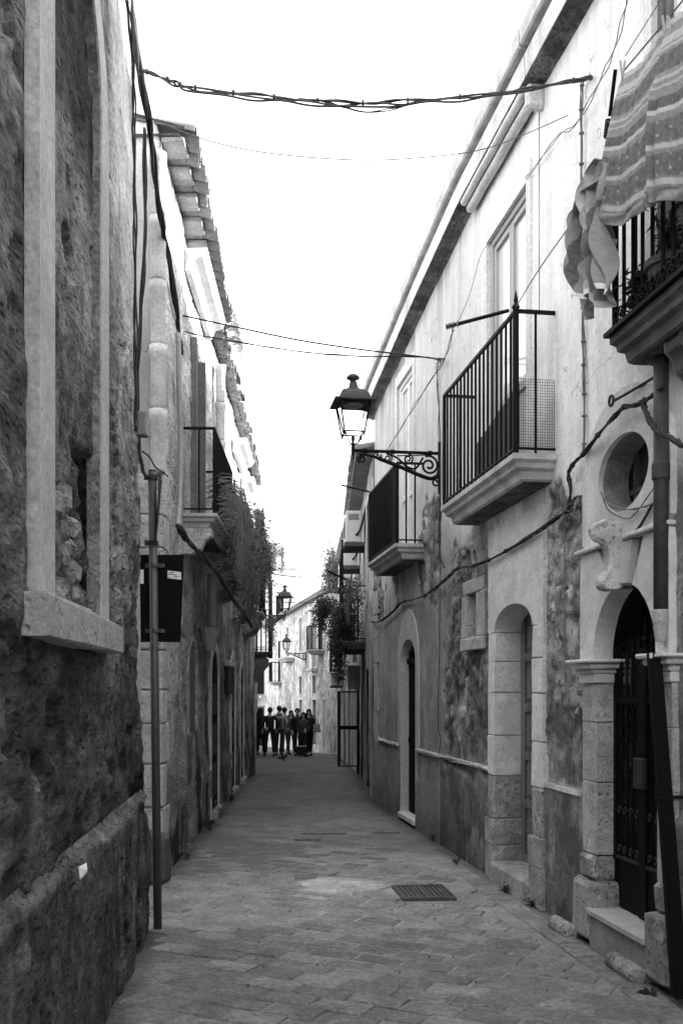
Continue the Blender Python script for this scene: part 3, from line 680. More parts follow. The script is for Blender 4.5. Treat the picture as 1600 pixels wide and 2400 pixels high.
for px, zt, ln in ((604, 3.13, 1.5), (620, 3.02, 1.4)):
    q0 = F2.uv(px, 1618, .30)[0]; bb = bal_profile(F2, q0 - ln, q0, .33, zt, .12, H2, balc_stone); railing(F2, bb, q0 - ln + .03, q0 - .03, .30, zt, zt + .85, 12, side=1, r=.009)
    for s in (q0 - ln + .12, q0 - .12): corbel(F2, s, .26, zt - .125, .26, H2, grey_stone, .16)
q0 = F2.uv(548, 1618, .30)[0]; bB = bal_profile(F2, q0, q0 + 1.6, .33, 3.2, .12, H2, balc_stone); railing(F2, bB, q0 + .03, q0 + 1.57, .30, 3.2, 4.05, 12, side=1, r=.009)
for s in (q0 + .12, q0 + 1.48): corbel(F2, s, .26, 3.07, .26, H2, grey_stone, .16)
# ================================================================== right: portal house (near) and balcony house
sB = FR.sY(7.15); sE = FR.sY(14.0)
H3 = thing('house', 'pale house with oval window, arched iron gate portal and blanket hung balcony', 'house', FR.pt(FR.sY(5.5), -3, 0))
H4 = thing('house', 'white plastered house with two small iron balconies and peeling lower walls', 'house', FR.pt(FR.sY(10.5), -3, 0))
gs0, gs1 = FR.sY(5.35), FR.sY(6.19); gZS = 1.80; gR = .43
_o0, _o1 = FR.uv(1519, 1110, .035)[0], FR.uv(1400, 1110, .035)[0]; oc, oz, oa, ob = (_o0 + _o1) / 2, 2.885, (_o1 - _o0) / 2, .225
d0, d1 = FR.sY(7.357), FR.sY(8.28); dZS, dR = 2.09, .20
n0_, n1_ = FR.sY(11.33), FR.sY(12.15); nZS, nR = 1.96, .25
w0, w1 = FR.sY(8.846), FR.sY(9.194)
f0, f1 = FR.sY(7.536), FR.sY(8.56); fz = 5.50
g0, g1 = FR.sY(11.50), FR.sY(12.40); gz = 5.42
h0, h1 = FR.sY(4.45), FR.sY(5.46)
def eR(S): return np.interp(S * FR.dy, [-10, 9.0, 10.7, 13.5, 14.2], [6.06, 6.04, 5.90, 5.60, 5.5])
holes3 = [('arch', gs0 - .06, gs1 + .06, .0, gZS, gR + .06), ('ell', oc, oz, oa + .08, ob + .08), ('rect', h0, h1, 3.5, 5.7)]
holes4 = [('arch', d0 - .05, d1 + .05, .0, dZS, dR + .05), ('arch', n0_ - .03, n1_ + .03, 0, nZS, nR + .03), ('rect', w0 - .05, w1 + .05, 2.05, 2.52), ('rect', f0, f1, 3.2, fz), ('rect', g0, g1, 3.15, gz)]
def peelmask(S, Z):
    Y = S * FR.dy; nz = fbm(S * 1.7, Z * 1.3, 131, 5)
    a = sm(9.95, 9.75, Y + .5 * (nz - .5)) * sm(8.3, 8.5, Y) * sm(3.05, 2.75, Z + .7 * (fbm(S * 2.1, Z * 2, 132, 4) - .5)) * sm(.55, 1.1, Z)
    b = sm(6.40, 6.46, Y) * sm(7.13, 7.08, Y) * sm(3.15, 2.85, Z + .6 * (fbm(S * 3, Z * 2.1, 133, 4) - .5)) * sm(.85, 1.0, Z)
    c = sm(.66, .68, fbm(S * 1.2 + 7, Z * 1.0, 134, 5)) * sm(10.0, 10.4, Y) * sm(2.3, 2.8, Z) * sm(3.9, 3.4, Z)
    e = sm(4.98, 5.05, Y) * sm(5.33, 5.25, Y) * sm(2.0, 1.7, Z) * 0
    q = np.clip(a + b + c, 0, 1); return sm(.44, .54, q + .55 * (fbm(S * 4.5, Z * 4.0, 135, 4) - .5) * (q > .02) * (q < .98))
def r_disp(S, Z):
    Y = S * FR.dy; pm = peelmask(S, Z); f1_, f2_, c_ = worley(S * 5.2, Z * 5.6, 141)
    low = sm(3.1, 2.8, Z)
    d = .010 * (fbm(S * 1.4, Z * 1.4, 142, 3) - .5) + .006 * (fbm(S * 8, Z * 8, 143, 3) - .5) * low
    d += pm * (-.024 + .034 * c_ * sm(.05, .12, f2_ - f1_) * sm(1.2, 1.9, Z + .8 * (c_ - .5)) + .018 * (flakes(S, Z, 144, 2.6) - .5) + .014 * (fbm(S * 16, Z * 16, 144, 3) - .5))
    d += .022 * sm(.93, .91, Z) * (1 - pm)
    return d
def r_tone(S, Z, N):
    Y = S * FR.dy; pm = peelmask(S, Z)
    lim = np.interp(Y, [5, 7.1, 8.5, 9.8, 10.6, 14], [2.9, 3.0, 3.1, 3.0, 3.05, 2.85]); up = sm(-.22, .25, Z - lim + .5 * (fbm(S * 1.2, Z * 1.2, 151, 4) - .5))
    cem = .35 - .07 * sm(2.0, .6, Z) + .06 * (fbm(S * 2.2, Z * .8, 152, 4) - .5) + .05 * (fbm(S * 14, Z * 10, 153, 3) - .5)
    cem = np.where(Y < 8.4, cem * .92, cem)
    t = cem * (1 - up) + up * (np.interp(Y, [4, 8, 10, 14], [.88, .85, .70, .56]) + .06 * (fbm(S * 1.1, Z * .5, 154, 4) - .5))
    old = .21 + .18 * (fbm(S * 5, Z * 4, 155, 4) - .5) + .12 * (fbm(S * 18, Z * 15, 156, 3) - .5) + .16 * sm(.58, .64, fbm(S * 3.2, Z * 3.6, 157, 4))
    t = t * (1 - pm) + old * pm; rim = np.clip(4 * pm * (1 - pm), 0, 1); t += .16 * rim * (t < .5)
    dd = sm(.95, .90, Z) * (Y < 10.15); t = t * (1 - dd) + dd * (.17 + .12 * (fbm(S * 4, Z * .9, 158, 4) - .5) + .10 * sm(.60, .68, fbm(S * 3, Z * 1.1, 159, 4)))
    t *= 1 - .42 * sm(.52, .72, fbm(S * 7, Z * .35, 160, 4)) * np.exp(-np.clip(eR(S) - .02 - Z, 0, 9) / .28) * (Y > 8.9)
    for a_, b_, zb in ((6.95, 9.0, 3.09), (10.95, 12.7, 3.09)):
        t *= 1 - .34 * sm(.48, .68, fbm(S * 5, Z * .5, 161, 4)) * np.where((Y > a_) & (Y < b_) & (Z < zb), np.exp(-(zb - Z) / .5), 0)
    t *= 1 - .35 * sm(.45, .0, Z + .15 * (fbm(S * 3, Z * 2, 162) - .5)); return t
def r_wear(S, Z):
    Y = S * FR.dy; return .10 + .75 * sm(3.3, 2.6, Z + .5 * (fbm(S * 1.1, Z, 171) - .5)) * np.where(Y > 10.1, .45, 1.0) + .5 * peelmask(S, Z)
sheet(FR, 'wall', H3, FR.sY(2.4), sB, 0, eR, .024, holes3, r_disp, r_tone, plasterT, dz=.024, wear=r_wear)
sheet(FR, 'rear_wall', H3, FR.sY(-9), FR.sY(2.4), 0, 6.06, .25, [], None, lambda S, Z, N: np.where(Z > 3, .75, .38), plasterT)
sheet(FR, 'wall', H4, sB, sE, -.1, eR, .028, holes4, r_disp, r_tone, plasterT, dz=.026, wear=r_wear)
side_body('wall_core', H3, FR, FR.sY(-9), sB - .01, 0, 6.0, 6.5, grey_stone, n0=-.12)
side_body('wall_core', H4, FR, sB, sE - .02, -.1, 5.45, 6.5, grey_stone, n0=-.12)
ew = M(); ep = Vector(FR.pt(sE, 0, 0)); ew.add([FR.pt(sE - .012, .004, -.2), FR.pt(sE - .012, -5, -.2), FR.pt(sE - .012, -5, 5.7), FR.pt(sE - .012, .004, 5.55)], [(0, 1, 2, 3)]); ew.obj('side_wall', mat('alley_plaster'), H4, recalc=False)
# corner pilaster of the far end
for k in range(9):
    z0 = -.05 + k * .34; stone(FR, 'quoin', H4, sE - .34 + .1 * (k % 2), sE + .01, -.3, .018, z0 + .004, z0 + .336, mat('corner_cement', .40, .94, .14, 5, .2, 44, pits=.3), .006, .004)
# eaves
def eave(parent, Ya, Yb, name='cornice'):
    S = np.linspace(FR.sY(Ya), FR.sY(Yb), 30); m = M(); base = [(-.3, .03), (.155, .015), (.165, .17), (.150, .18), (.150, .20), (-.3, .20)]
    rows = [[FR.pt(s, n, eR(s) + dz + .0) for n, dz in base] for s in S]; m.grid(rows); c = m.obj(name, mat('eave_fascia', .72, .93, .22, 6, .2, 40, streak=.35), parent, recalc=True)
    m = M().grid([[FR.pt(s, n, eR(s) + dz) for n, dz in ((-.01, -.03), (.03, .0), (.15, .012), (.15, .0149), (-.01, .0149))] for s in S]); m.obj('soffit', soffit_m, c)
    m = M().grid([[FR.pt(s, n, eR(s) + dz) for n, dz in ((-.3, .236), (.185, .236), (.20, .25), (.205, .36), (-.3, .38))] for s in S]); m.obj('eave_strip', mat('eave_top', .58, .93, .2, 6, .2, 40, streak=.25), c)
    rfm = M().grid([[FR.pt(s, n, eR(s) + dz) for n, dz in ((.10, .381), (-6.4, .45))] for s in S]); rfm.obj('roof', terracotta, parent, recalc=False)
    return c
eave(H3, -9, 7.145); c4 = eave(H4, 7.155, 14.15)
# convex mouldings under the eave between the seam and the stained stretch
for n_c, dz, r in ((.115, -.012, .034), (.055, -.065, .040)):
    Sx = np.linspace(FR.sY(7.25), FR.sY(8.92), 40); M().tube([FR.pt(s, n_c, float(eR(s)) + dz + .003 * math.sin(s * 9)) for s in Sx], r, 10).obj('moulding', mat('moulding_plaster', .66, .93, .15, 6, .15, 40, streak=.2), c4, smooth=True)
M().fb(FR, FR.sY(7.17), FR.sY(7.25), -.01, .13, 5.86, 6.04).obj('moulding_block', mat('moulding_plaster'), c4, bevel=.02)

# ---- ledges
for H, a, b in ((H4, 10.15, 11.24), (H4, 12.25, 13.55), (H4, 8.47, 10.12), (H3, 6.42, 7.12)):
    n = max(1, int((b - a) / .5)); 
    for k in range(n):
        u0 = a + (b - a) * k / n; u1 = a + (b - a) * (k + 1) / n
        stone(FR, 'ledge_stone', H, FR.sY(u0) + .003, FR.sY(u1) - .003, -.03, .045 if a > 10 else .034, .900, .935, mat('ledge_mortar', .46, .94, .25, 6, .25, 44, pits=.6, fine=.3, flake=.6), .008, .007)

# ---- portal of the near house: pilasters, capitals, arch panel, oval panel, gate
po0, po1 = FR.sY(5.20), FR.sY(6.40)
pan = arch_curve(gs0, gs1, gZS, gZS, gR, 20, jamb=False)
def outer_rect(inner, s0, s1, z1, zs):
    out = []; c = (s0 + s1) / 2
    for s, z in inner:
        t = (s - inner[0][0]) / (inner[-1][0] - inner[0][0])
        if t < .2: out.append((s0, zs + (z1 - zs) * t / .2))
        elif t > .8: out.append((s1, zs + (z1 - zs) * (1 - t) / .2))
        else: out.append((s0 + (s1 - s0) * (t - .2) / .6, z1))
    return out
pstone = mat('portal_stone', .68, .93, .10, 5, .14, 44, pits=.35, fine=.10, streak=.12, flake=.22)
outp = outer_rect(pan, po0, po1, 2.47, gZS)
for a, b in ((0, 9), (9, 12), (12, 21)):
    ring_plate(M(), FR, pan[a:b], outp[a:b], .045 + (.002 if a == 9 else 0), -.04, -.085).obj('arch_stone', pstone, H3)
# oval window panel with rounded head
el = [(oc + oa * math.cos(2 * math.pi * k / 48), oz + ob * math.sin(2 * math.pi * k / 48)) for k in range(48)]
def outo(k):
    a = 2 * math.pi * k / 48; c, s_ = math.cos(a), math.sin(a)
    if s_ >= 0: return (oc + .60 * c, oz + .50 * s_)
    q = max(abs(c) / .60, abs(s_) / .40); return (oc + c / q, oz + s_ / q)
win_o = ring_plate(M(), FR, el, [outo(k) for k in range(48)], .035, -.04, .0, closed=True).obj('oval_window', pstone, H3, label='deep oval window opening in a pale plaster panel')
ring_plate(M(), FR, [(oc + (oa - .003) * math.cos(2 * math.pi * k / 48), oz + (ob - .003) * math.sin(2 * math.pi * k / 48)) for k in range(48)], [(oc + (oa + .06) * math.cos(2 * math.pi * k / 48), oz + (ob + .06) * math.sin(2 * math.pi * k / 48)) for k in range(48)], .001, -.02, -.165, closed=True).obj('reveal', mat('shaded_reveal', .24, .95, .25, 6, .25, 40, flake=.5), win_o)  # recess shade put into the colour of the reveal
M().fb(FR, oc - oa - .05, oc + oa + .05, -.21, -.185, oz - ob - .05, oz + ob + .05).obj('pane', pane_m, win_o)
for a, b, c, d in ((oc - .02, oc + .02, oz - .25, oz + .25), (oc - .4, oc + .4, oz - .07, oz - .04), (oc - .26, oc - .235, oz - .25, oz + .25), (oc + .235, oc + .26, oz - .25, oz + .25)): M().fb(FR, a, b, -.185, -.16, c, d).obj('frame', mat('grey_wood', .10, .8, .2, 8, .1, 60), win_o)
# string moulding
for a, b in ((5.20, 5.72), (5.99, 6.43)):
    M().fb(FR, FR.sY(a), FR.sY(b), .0, .075, 2.478, 2.505).obj('moulding', pstone, H3, bevel=.006)
# scroll keystone hanging over the arch
cs = FR.sY(5.86); kp = [(0, 2.575), (.07, 2.60), (.13, 2.605), (.18, 2.585), (.205, 2.555), (.205, 2.52), (.18, 2.495), (.145, 2.485), (.115, 2.465), (.092, 2.43), (.083, 2.39), (.085, 2.35), (.098, 2.31), (.122, 2.275), (.142, 2.25), (.146, 2.225), (.125, 2.205), (.08, 2.197), (.04, 2.20), (0, 2.215)]
rows = []
for k, (ds_, sc_) in enumerate(((-.078, .72), (-.070, .93), (-.045, 1.0), (-.01, .97), (.02, 1.0), (.045, .93), (.058, .9), (.066, .70))):
    rows.append([FR.pt(cs + ds_ * .8 * (.75 + .35 * abs(z - 2.40) / .2) + .006 * math.sin(z * 40 + k), .03 + n * sc_ * .86 * (1 + .22 * (float(vnoise(k * .9, z * 22, 3)) - .5)), z + .008 * math.sin(k * 2.2 + z * 30)) for n, z in kp])
km = M().grid(rows); km.f += [tuple(range(len(kp))), tuple(7 * len(kp) + q for q in range(len(kp)))]
km.obj('keystone', mat('eroded_stone', .52, .94, .2, 9, .3, 40, pits=.6), H3, smooth=False, label='eroded scroll shaped keystone above the gate arch')
# pilasters: stones, capitals, bases
def pilaster(s0, s1, H):
    zz = [.56, 1.02, 1.40, 1.64]
    for a, b in zip(zz[:-1], zz[1:]): stone(FR, 'pilaster_stone', H, s0, s1, -.10, .035 + random.uniform(-.002, .002), a + .0012, b - .0012, limestone, .005, .003)
    e = .012
    for k, (g, za, zb) in enumerate(((.015, 1.643, 1.70), (.022, 1.703, 1.735), (.055, 1.738, 1.77), (.085, 1.773, 1.797))): stone(FR, 'capital_stone', H, s0 - g, s1 + g, -.19 - k * .001, .04 + g, za, zb, pstone, .008, .003)
    stone(FR, 'base_stone', H, s0 - .05, s1 + .05, -.2, .10, .02, .40, dirty_stone, .03, .014)
    stone(FR, 'base_stone', H, s0 - .01, s1 + .01, -.2, .055, .405, .556, dirty_stone, .02, .010)
pilaster(FR.sY(6.17), FR.sY(6.385), H3); pilaster(FR.sY(5.18), FR.sY(5.355), H3)
sg0, sg1 = FR.sY(5.40), FR.sY(6.125)
M().fb(FR, sg0 - .02, sg1 + .02, -.2, .09, -.02, .205).obj('step', mat('step_cement', .33, .94, .2, 6, .22, 44, streak=.2), H3, bevel=.01, jit=.004)
M().fb(FR, sg0 - .03, sg1 + .03, -.2, .115, .207, .245).obj('step_slab', mat('grey_marble', .42, .6, .15, 9., .08, 40., fine=.15), H3, bevel=.006, jit=.002)
# gate
ng = -.10; gA, gB = FR.sY(5.37), FR.sY(6.17); gc = (gA + gB) / 2
gate = M().fb(FR, gA, gA + .035, ng - .02, ng + .02, .25, 1.70).fb(FR, gB - .035, gB, ng - .02, ng + .02, .25, 1.70).fb(FR, gc - .045, gc + .045, ng - .022, ng + .022, .25, 1.85).fb(FR, gA + .035, gB - .035, ng - .015, ng + .015, 1.52, 1.56).obj('gate', iron, H3, label='black iron gate with spear finials and sheet lower panels')
for a, b in ((gA + .036, gc - .046), (gc + .046, gB - .036)):
    M().fb(FR, a, b, ng - .008, ng + .008, .26, .56).obj('sheet_panel', iron, gate); M().fb(FR, a, b, ng + .009, ng + .02, .555, .575).obj('rail', rust_iron, gate)
    for k in range(4):
        s = a + (b - a) * (k + .5) / 4; zt = 1.98 - .22 * abs(s - gc) / .4
        o = M().tube([FR.pt(s, ng, .57), FR.pt(s, ng, zt - .1)], .009, 7)
        o.lathe([(.004, 0), (.017, .012), (.017, .022), (.008, .03), (.012, .05), (.014, .065), (.006, .11), (.001, .15)], FR.pt(s, ng, zt - .12), 8); o.obj('gate_bar', iron, gate)
        for zc in (.62, .86):
            M().tube(spiral(FR.pt(s, ng + .012, zc), (FR.dx, FR.dy, 0), (0, 0, 1), .028, .010, .9, -1.2, 10), .006, 5).obj('collar', rust_iron, gate)
for s, zt in ((gc, 2.05), (gA + .02, 1.80), (gB - .02, 1.80)):
    M().lathe([(.013, 0), (.013, .1), (.022, .115), (.022, .13), (.010, .14), (.015, .17), (.008, .22), (.001, .27)], FR.pt(s, ng, zt - .27), 8).obj('finial', iron, gate)
M().fb(FR, gc - .075, gc + .06, ng + .024, ng + .05, 1.02, 1.20).obj('lock_box', mat('lock_steel', .05, .45, .2, 20, .05, 60, metal=.3), gate, bevel=.004)
M().fb(FR, gA - .2, gB + .2, -.9, -.85, 0, 2.5).obj('passage_back', dark_in, H3)
# round guard stones along the foot of the portal
for px, py, ln in ((1374, 2188, .30), (1537, 2285, .34)):
    p = gp(px, py); s = FR.sY(p.y, .1); c = Vector(FR.pt(s, .135, .040))
    d = Vector((FR.dx, FR.dy, 0)); prof = [(.04, -.5), (.052, -.47), (.055, -.2), (.052, .1), (.054, .47), (.042, .5)]
    m = M().tube([c + d * t * ln for _, t in prof], [r for r, _ in prof], 12); o = m.obj('guard_stone', dirty_stone, smooth=True)
    props(o, 'short round stone roller at the foot of the %s pilaster' % ('gate step, beside the wood door' if px < 1400 else 'black leaning post'), 'guard stone')
# downpipe with collars, black leaning casing
dps = FR.uv(1548, 1200, .07)[0]
dp = M().lathe([(.040, 1.98), (.040, 3.42)], FR.pt(dps, .07, 0), 14).obj('downpipe', mat('dark_pipe', .06, .6, .3, 8, .08, 50, streak=.3), H3, smooth=True)
M().lathe([(.044, 2.72), (.050, 2.73), (.050, 2.80), (.044, 2.82)], FR.pt(dps, .07, 0), 14).obj('collar', mat('dark_pipe'), dp)
M().lathe([(.030, 1.86), (.034, 1.88), (.042, 1.95), (.046, 1.965), (.046, 2.02), (.041, 2.03)], FR.pt(dps, .07, 0), 14).obj('collar', mat('pipe_pale', .40, .7, .1, 8, .05, 50), dp)
tp = at(1531, 1530, 5.22); bt = at(1592, 2338, 4.98)
cas = M(); ax = Vector((1, 0, 0)); ay = Vector((0, 1, 0))
cas.hexa([bt + ax * sx_ * .036 + ay * sy_ * .036 for sx_, sy_ in ((-1, -1), (1, -1), (1, 1), (-1, 1))] + [tp + ax * sx_ * .032 + ay * sy_ * .032 for sx_, sy_ in ((-1, -1), (1, -1), (1, 1), (-1, 1))])
post = thing('leaning_post', 'black square post leaning against the pilaster beside the iron gate', 'post', (bt.x, bt.y, 0))
cas.obj('shaft', sign_black, post, bevel=.006)
M().tube([bt.lerp(tp, .57) + Vector((.0, 0, 0)), bt.lerp(tp, .57) + Vector((.16, .0, 0))], .009, 6).obj('tie_rod', iron, post)
M().hexa([bt.lerp(tp, .57 + d) + ax * sx_ * .038 + ay * sy_ * .038 for d in (-.004, .004) for sx_, sy_ in ((-1, -1), (1, -1), (1, 1), (-1, 1))]).obj('band', iron, post)
M().hexa([tp + Vector((x, y, z)) for z in (-.03, -.002) for x, y in ((-.034, -.037), (-.018, -.037), (-.018, -.033), (-.034, -.033))]).obj('tag', plastic_w, post)

# ---- wooden door of the white house
dstone = mat('door_stone', .64, .93, .12, 6, .2, 44, pits=.6, fine=.14, flake=.28)
pan = arch_curve(d0, d1, dZS, dZS, dR, 20, jamb=False); D0, D1 = FR.sY(7.12), FR.sY(8.455); outp = outer_rect(pan, D0, D1, 2.96, dZS)
for a, b in ((0, 11), (10, 21)): ring_plate(M(), FR, pan[a:b], outp[a:b], .03 + (.003 if a else 0), -.05, -.21).obj('arch_stone', dstone, H4)
zz = [.0, .30, .52, .88, 1.22, 1.58, 1.84, 2.087]
random.seed(9)
for (a, b) in ((D0, d0), (d1, D1)):
    for k, (z0, z1) in enumerate(zip(zz[:-1], zz[1:])):
        bul = .022 if z1 < .6 else 0; rnd = random.uniform(-.002, .002)
        stone(FR, 'jamb_stone', H4, a - (bul if a == D0 else -(0 if z1 > .6 else -.02)) , b + (bul if b == D1 else (0.0 if z1 > .6 else .02)), -.21, .034 + bul + rnd, z0 + .0012, z1 - .0012, dstone if z1 > .95 else dirty_stone, .008, .006)
door = M().fb(FR, d0 - .03, d1 + .03, -.27, -.225, .15, 2.32).obj('door', wood, H4, label='old wooden door with raised panels')
for a, b in ((d0 - .02, d0 + .09), (d1 - .09, d1 + .02), ((d0 + d1) / 2 - .05, (d0 + d1) / 2 + .05)): M().fb(FR, a, b, -.225, -.200, .16, 2.3).obj('stile', wood, door, bevel=.004)
for k, zc in enumerate((.16, .62, 1.02, 1.42, 1.84)):
    M().fb(FR, d0 + .09, d1 - .09, -.225, -.203, zc, zc + .07).obj('rail', wood, door, bevel=.004)
    for a, b in ((d0 + .12, (d0 + d1) / 2 - .08), ((d0 + d1) / 2 + .08, d1 - .12)): M().fb(FR, a, b, -.225, -.208, zc + .10, zc + (.37 if k < 4 else .30)).obj('door_panel', wood, door, bevel=.012)
M().fb(FR, d0 - .02, d1 + .02, -.26, .075, -.02, .165).obj('step', dirty_stone, H4, bevel=.03, jit=.012)
# ---- narrow iron door
ring_plate(M(), FR, arch_curve(n0_, n1_, .05, nZS, nR), arch_curve(n0_ - .16, n1_ + .16, .05, nZS, nR + .36), .018, -.03, -.10).obj('door_surround', mat('cement_surround', .46, .93, .10, 5, .15, 44), H4)
nd = M().fb(FR, n0_ - .03, n1_ + .03, -.14, -.105, .05, 2.3).obj('door', dark_wood, H4, label='narrow black iron door under a low arch')
for k in range(7):
    s = n0_ + (n1_ - n0_) * (k + .5) / 7; M().tube([FR.pt(s, -.085, .12), FR.pt(s, -.085, 2.1)], .008, 6).obj('door_bar', iron, nd)
for k in range(4): M().tube(spiral(FR.pt(n0_ + .1 + k * .21, -.075, .92 + .08 * (k % 2)), (FR.dx, FR.dy, 0), (0, 0, 1), .07, .02, 1.1, k, 12), .006, 5).obj('scroll', iron, nd)
M().fb(FR, n0_, n1_, -.10, -.06, 1.93, 1.99).obj('rail', iron, nd)
M().fb(FR, n0_ - .02, n1_ + .02, -.1, .05, .04, .10).obj('threshold', marble, H4, bevel=.006)
# ---- small stone framed window
wa, wb = FR.sY(8.62), FR.sY(9.34)
sw = stone(FR, 'window', H4, wa + .02, wb, -.05, .02, 2.49, 2.62, limestone, .012, .008, label='tiny square stone framed window')
for a, b, c, d, n in ((wa, w0, 2.085, 2.487, .024), (w1, wb, 2.085, 2.487, .022), (wa + .01, wb + .01, 1.965, 2.083, .034)): stone(FR, 'frame_stone', sw, a, b, -.22, n, c, d, limestone, .010, .006)
M().fb(FR, w0 - .02, w1 + .02, -.27, -.22, 2.05, 2.52).obj('pane', dark_in, sw)
# ---- rubble stones showing where plaster has gone
random.seed(21); ico = []
for v_ in range(7):
    bm = bmesh.new(); bmesh.ops.create_icosphere(bm, subdivisions=1, radius=1.05); rnd = random.Random(v_)
    off = [Vector((rnd.gauss(0, 1), rnd.gauss(0, 1), rnd.gauss(0, 1))).normalized() for _ in range(9)]
    for v in bm.verts:
        for o_ in off[:7]:
            d = v.co.dot(o_)
            if d > .55: v.co -= o_ * (d - .55)
        v.co *= rnd.uniform(.86, 1.12)
    me = bpy.data.meshes.new('stone'); bm.to_mesh(me); bm.free(); me.materials.append(mat('rubble_stone', .30, .95, .28, 8, .35, 40, pits=.6, fine=.25)); ico.append(me)
def rubble(H, Y0, Y1, z0, z1, n, size):
    placed = []; tries = 0
    while len(placed) < n and tries < 4000:
        tries += 1; Y = random.uniform(Y0, Y1); z = random.uniform(z0, z1); r = random.uniform(.6, 1.3) * size
        if float(peelmask(np.array([FR.sY(Y)]), np.array([z]))[0]) < .6: continue
        if any(math.hypot(Y - a, z - b) < (r + c) * .92 for a, b, c in placed): continue
        placed.append((Y, z, r)); o = bpy.data.objects.new('stone', random.choice(ico)); link(o, H, FR.pt(FR.sY(Y), -.030, z))
        o.scale = (r * 1.25, .040, r * .9); o.rotation_euler = (0, random.uniform(-.4, .4), FR.yaw)
rubble(H3, 6.47, 7.06, 1.45, 2.85, 36, .060); rubble(H4, 8.55, 9.75, 2.55, 2.95, 9, .06); rubble(H4, 8.5, 8.62, .95, 1.9, 4, .05)

# ---- French windows
def french(F, H, s0, s1, z0, z1, frame_m, lab, nrec=-.05, infill=.32):
    w = M().fb(F, s0 - .03, s1 + .03, nrec - .10, nrec - .06, z0 - .03, z1 + .03).obj('french_window', dark_in, H, label=lab)
    t = .055; c = (s0 + s1) / 2
    for a, b in ((s0 - .01, s0 + t), (s1 - t, s1 + .01)): M().fb(F, a, b, nrec - .05, nrec + .03, z0, z1).obj('frame', frame_m, w, bevel=.006)
    M().fb(F, s0 + t, s1 - t, nrec - .05, nrec + .03, z1 - t, z1 + .01).obj('frame', frame_m, w, bevel=.006)
    for a, b in ((s0 + t + .004, c - .004), (c + .004, s1 - t - .004)):
        q = .05
        for u, v_, x, y in ((a, a + q, z0, z1 - t - .004), (b - q, b, z0, z1 - t - .004), (a + q, b - q, z0, z0 + .1), (a + q, b - q, z1 - t - .004 - q, z1 - t - .004), (a + q, b - q, z0 + (z1 - z0) * infill, z0 + (z1 - z0) * infill + .07)):
            M().fb(F, u, v_, nrec - .035, nrec + .012, x, y).obj('sash', frame_m, w, bevel=.004)
        M().fb(F, a + q, b - q, nrec - .02, nrec - .012, z0 + (z1 - z0) * infill + .07, z1 - t - q).obj('pane', glass('bright_pane', .68, .04), w)
        M().fb(F, a + q, b - q, nrec - .02, nrec - .008, z0 + .1, z0 + (z1 - z0) * infill).obj('infill_panel', frame_m, w)
    inner = [(s0, z0), (s0, z1), (s1, z1), (s1, z0)]; ring_plate(M(), F, inner, [(s0 - .10, z0), (s0 - .10, z1 + .14), (s1 + .10, z1 + .14), (s1 + .10, z0)], .016, -.02, nrec - .05).obj('surround', white_paint if False else mat('window_surround', .72, .93, .08, 5, .1, 44, streak=.1), w)
    return w
french(FR, H4, f0, f1, 3.28, fz, grey_paint, 'grey framed French window behind the larger balcony')
french(FR, H4, g0, g1, 3.25, gz, white_paint, 'white framed French window behind the smaller balcony')
french(FR, H3, h0, h1, 3.53, 5.68, wood, 'brown wooden French window behind the blankets')
# ---- balconies of the white house
b0, b1 = FR.sY(6.92), FR.sY(8.97)
B1 = bal_profile(FR, b0, b1, .32, 3.265, .175, H4, balc_stone, label='moulded stone balcony slab with black bar railing'); railing(FR, B1, b0 + .04, b1 - .02, .29, 3.265, 4.27, 18, r=.0095, side=1)
M().lathe([(.022, 3.26), (.022, 4.29), (.030, 4.30), (.012, 4.33), (.016, 4.35), (.002, 4.42)], FR.pt(b0 + .04, .29, 0), 10).obj('corner_post', iron, B1)
M().tube([FR.p(1190, 728, .29), FR.p(1046, 766, .62)], .014, 7).obj('clothes_arm', iron, B1)
pr = [FR.p(1190 - 144 * t, 728 + 38 * t, .29 + .33 * t) for t in (.82, .88, .92, .96, 1.0)]
for k in range(5): M().tube(spiral(pr[k], (.0, .3, .95), (.2, .95, -.3), .021, .021, 3, 0, 18), .005, 5).obj('cord_wrap', cable_g, B1)
# wire mesh and reed screen on the railing end
msh = M(); 
for k in range(17): msh.tube([FR.pt(b0 + .045, .005 + .28 * k / 16, 3.31), FR.pt(b0 + .045, .005 + .28 * k / 16, 3.80)], .0016, 4, False)
for k in range(26): msh.tube([FR.pt(b0 + .045, .005, 3.31 + .49 * k / 25), FR.pt(b0 + .045, .285, 3.31 + .49 * k / 25)], .0016, 4, False)
msh.obj('wire_mesh', rust_iron, B1, recalc=False)
scr = M(); S_ = np.linspace(b0 + .03, b0 + 1.15, 120)
scr.grid([[FR.pt(s, .262 + .006 * math.sin(s * 120), 3.31), FR.pt(s, .262 + .006 * math.sin(s * 120), 3.78 - .16 * (s - b0))] for s in S_]); scr.obj('screen', mat('screen_cloth', .10, .9, .2, 10, .1, 60), B1, recalc=False)
e0, e1 = FR.sY(10.94), FR.sY(12.75)
B2 = bal_profile(FR, e0, e1, .33, 3.236, .165, H4, balc_stone, label='smaller moulded balcony slab with plain bar railing'); railing(FR, B2, e0 + .04, e1 - .03, .30, 3.236, 4.13, 18, r=.0095, side=2)
M().tube([FR.p(866, 1153, .30), FR.p(800, 1137, .65)], .012, 7).obj('clothes_arm', iron, B2)
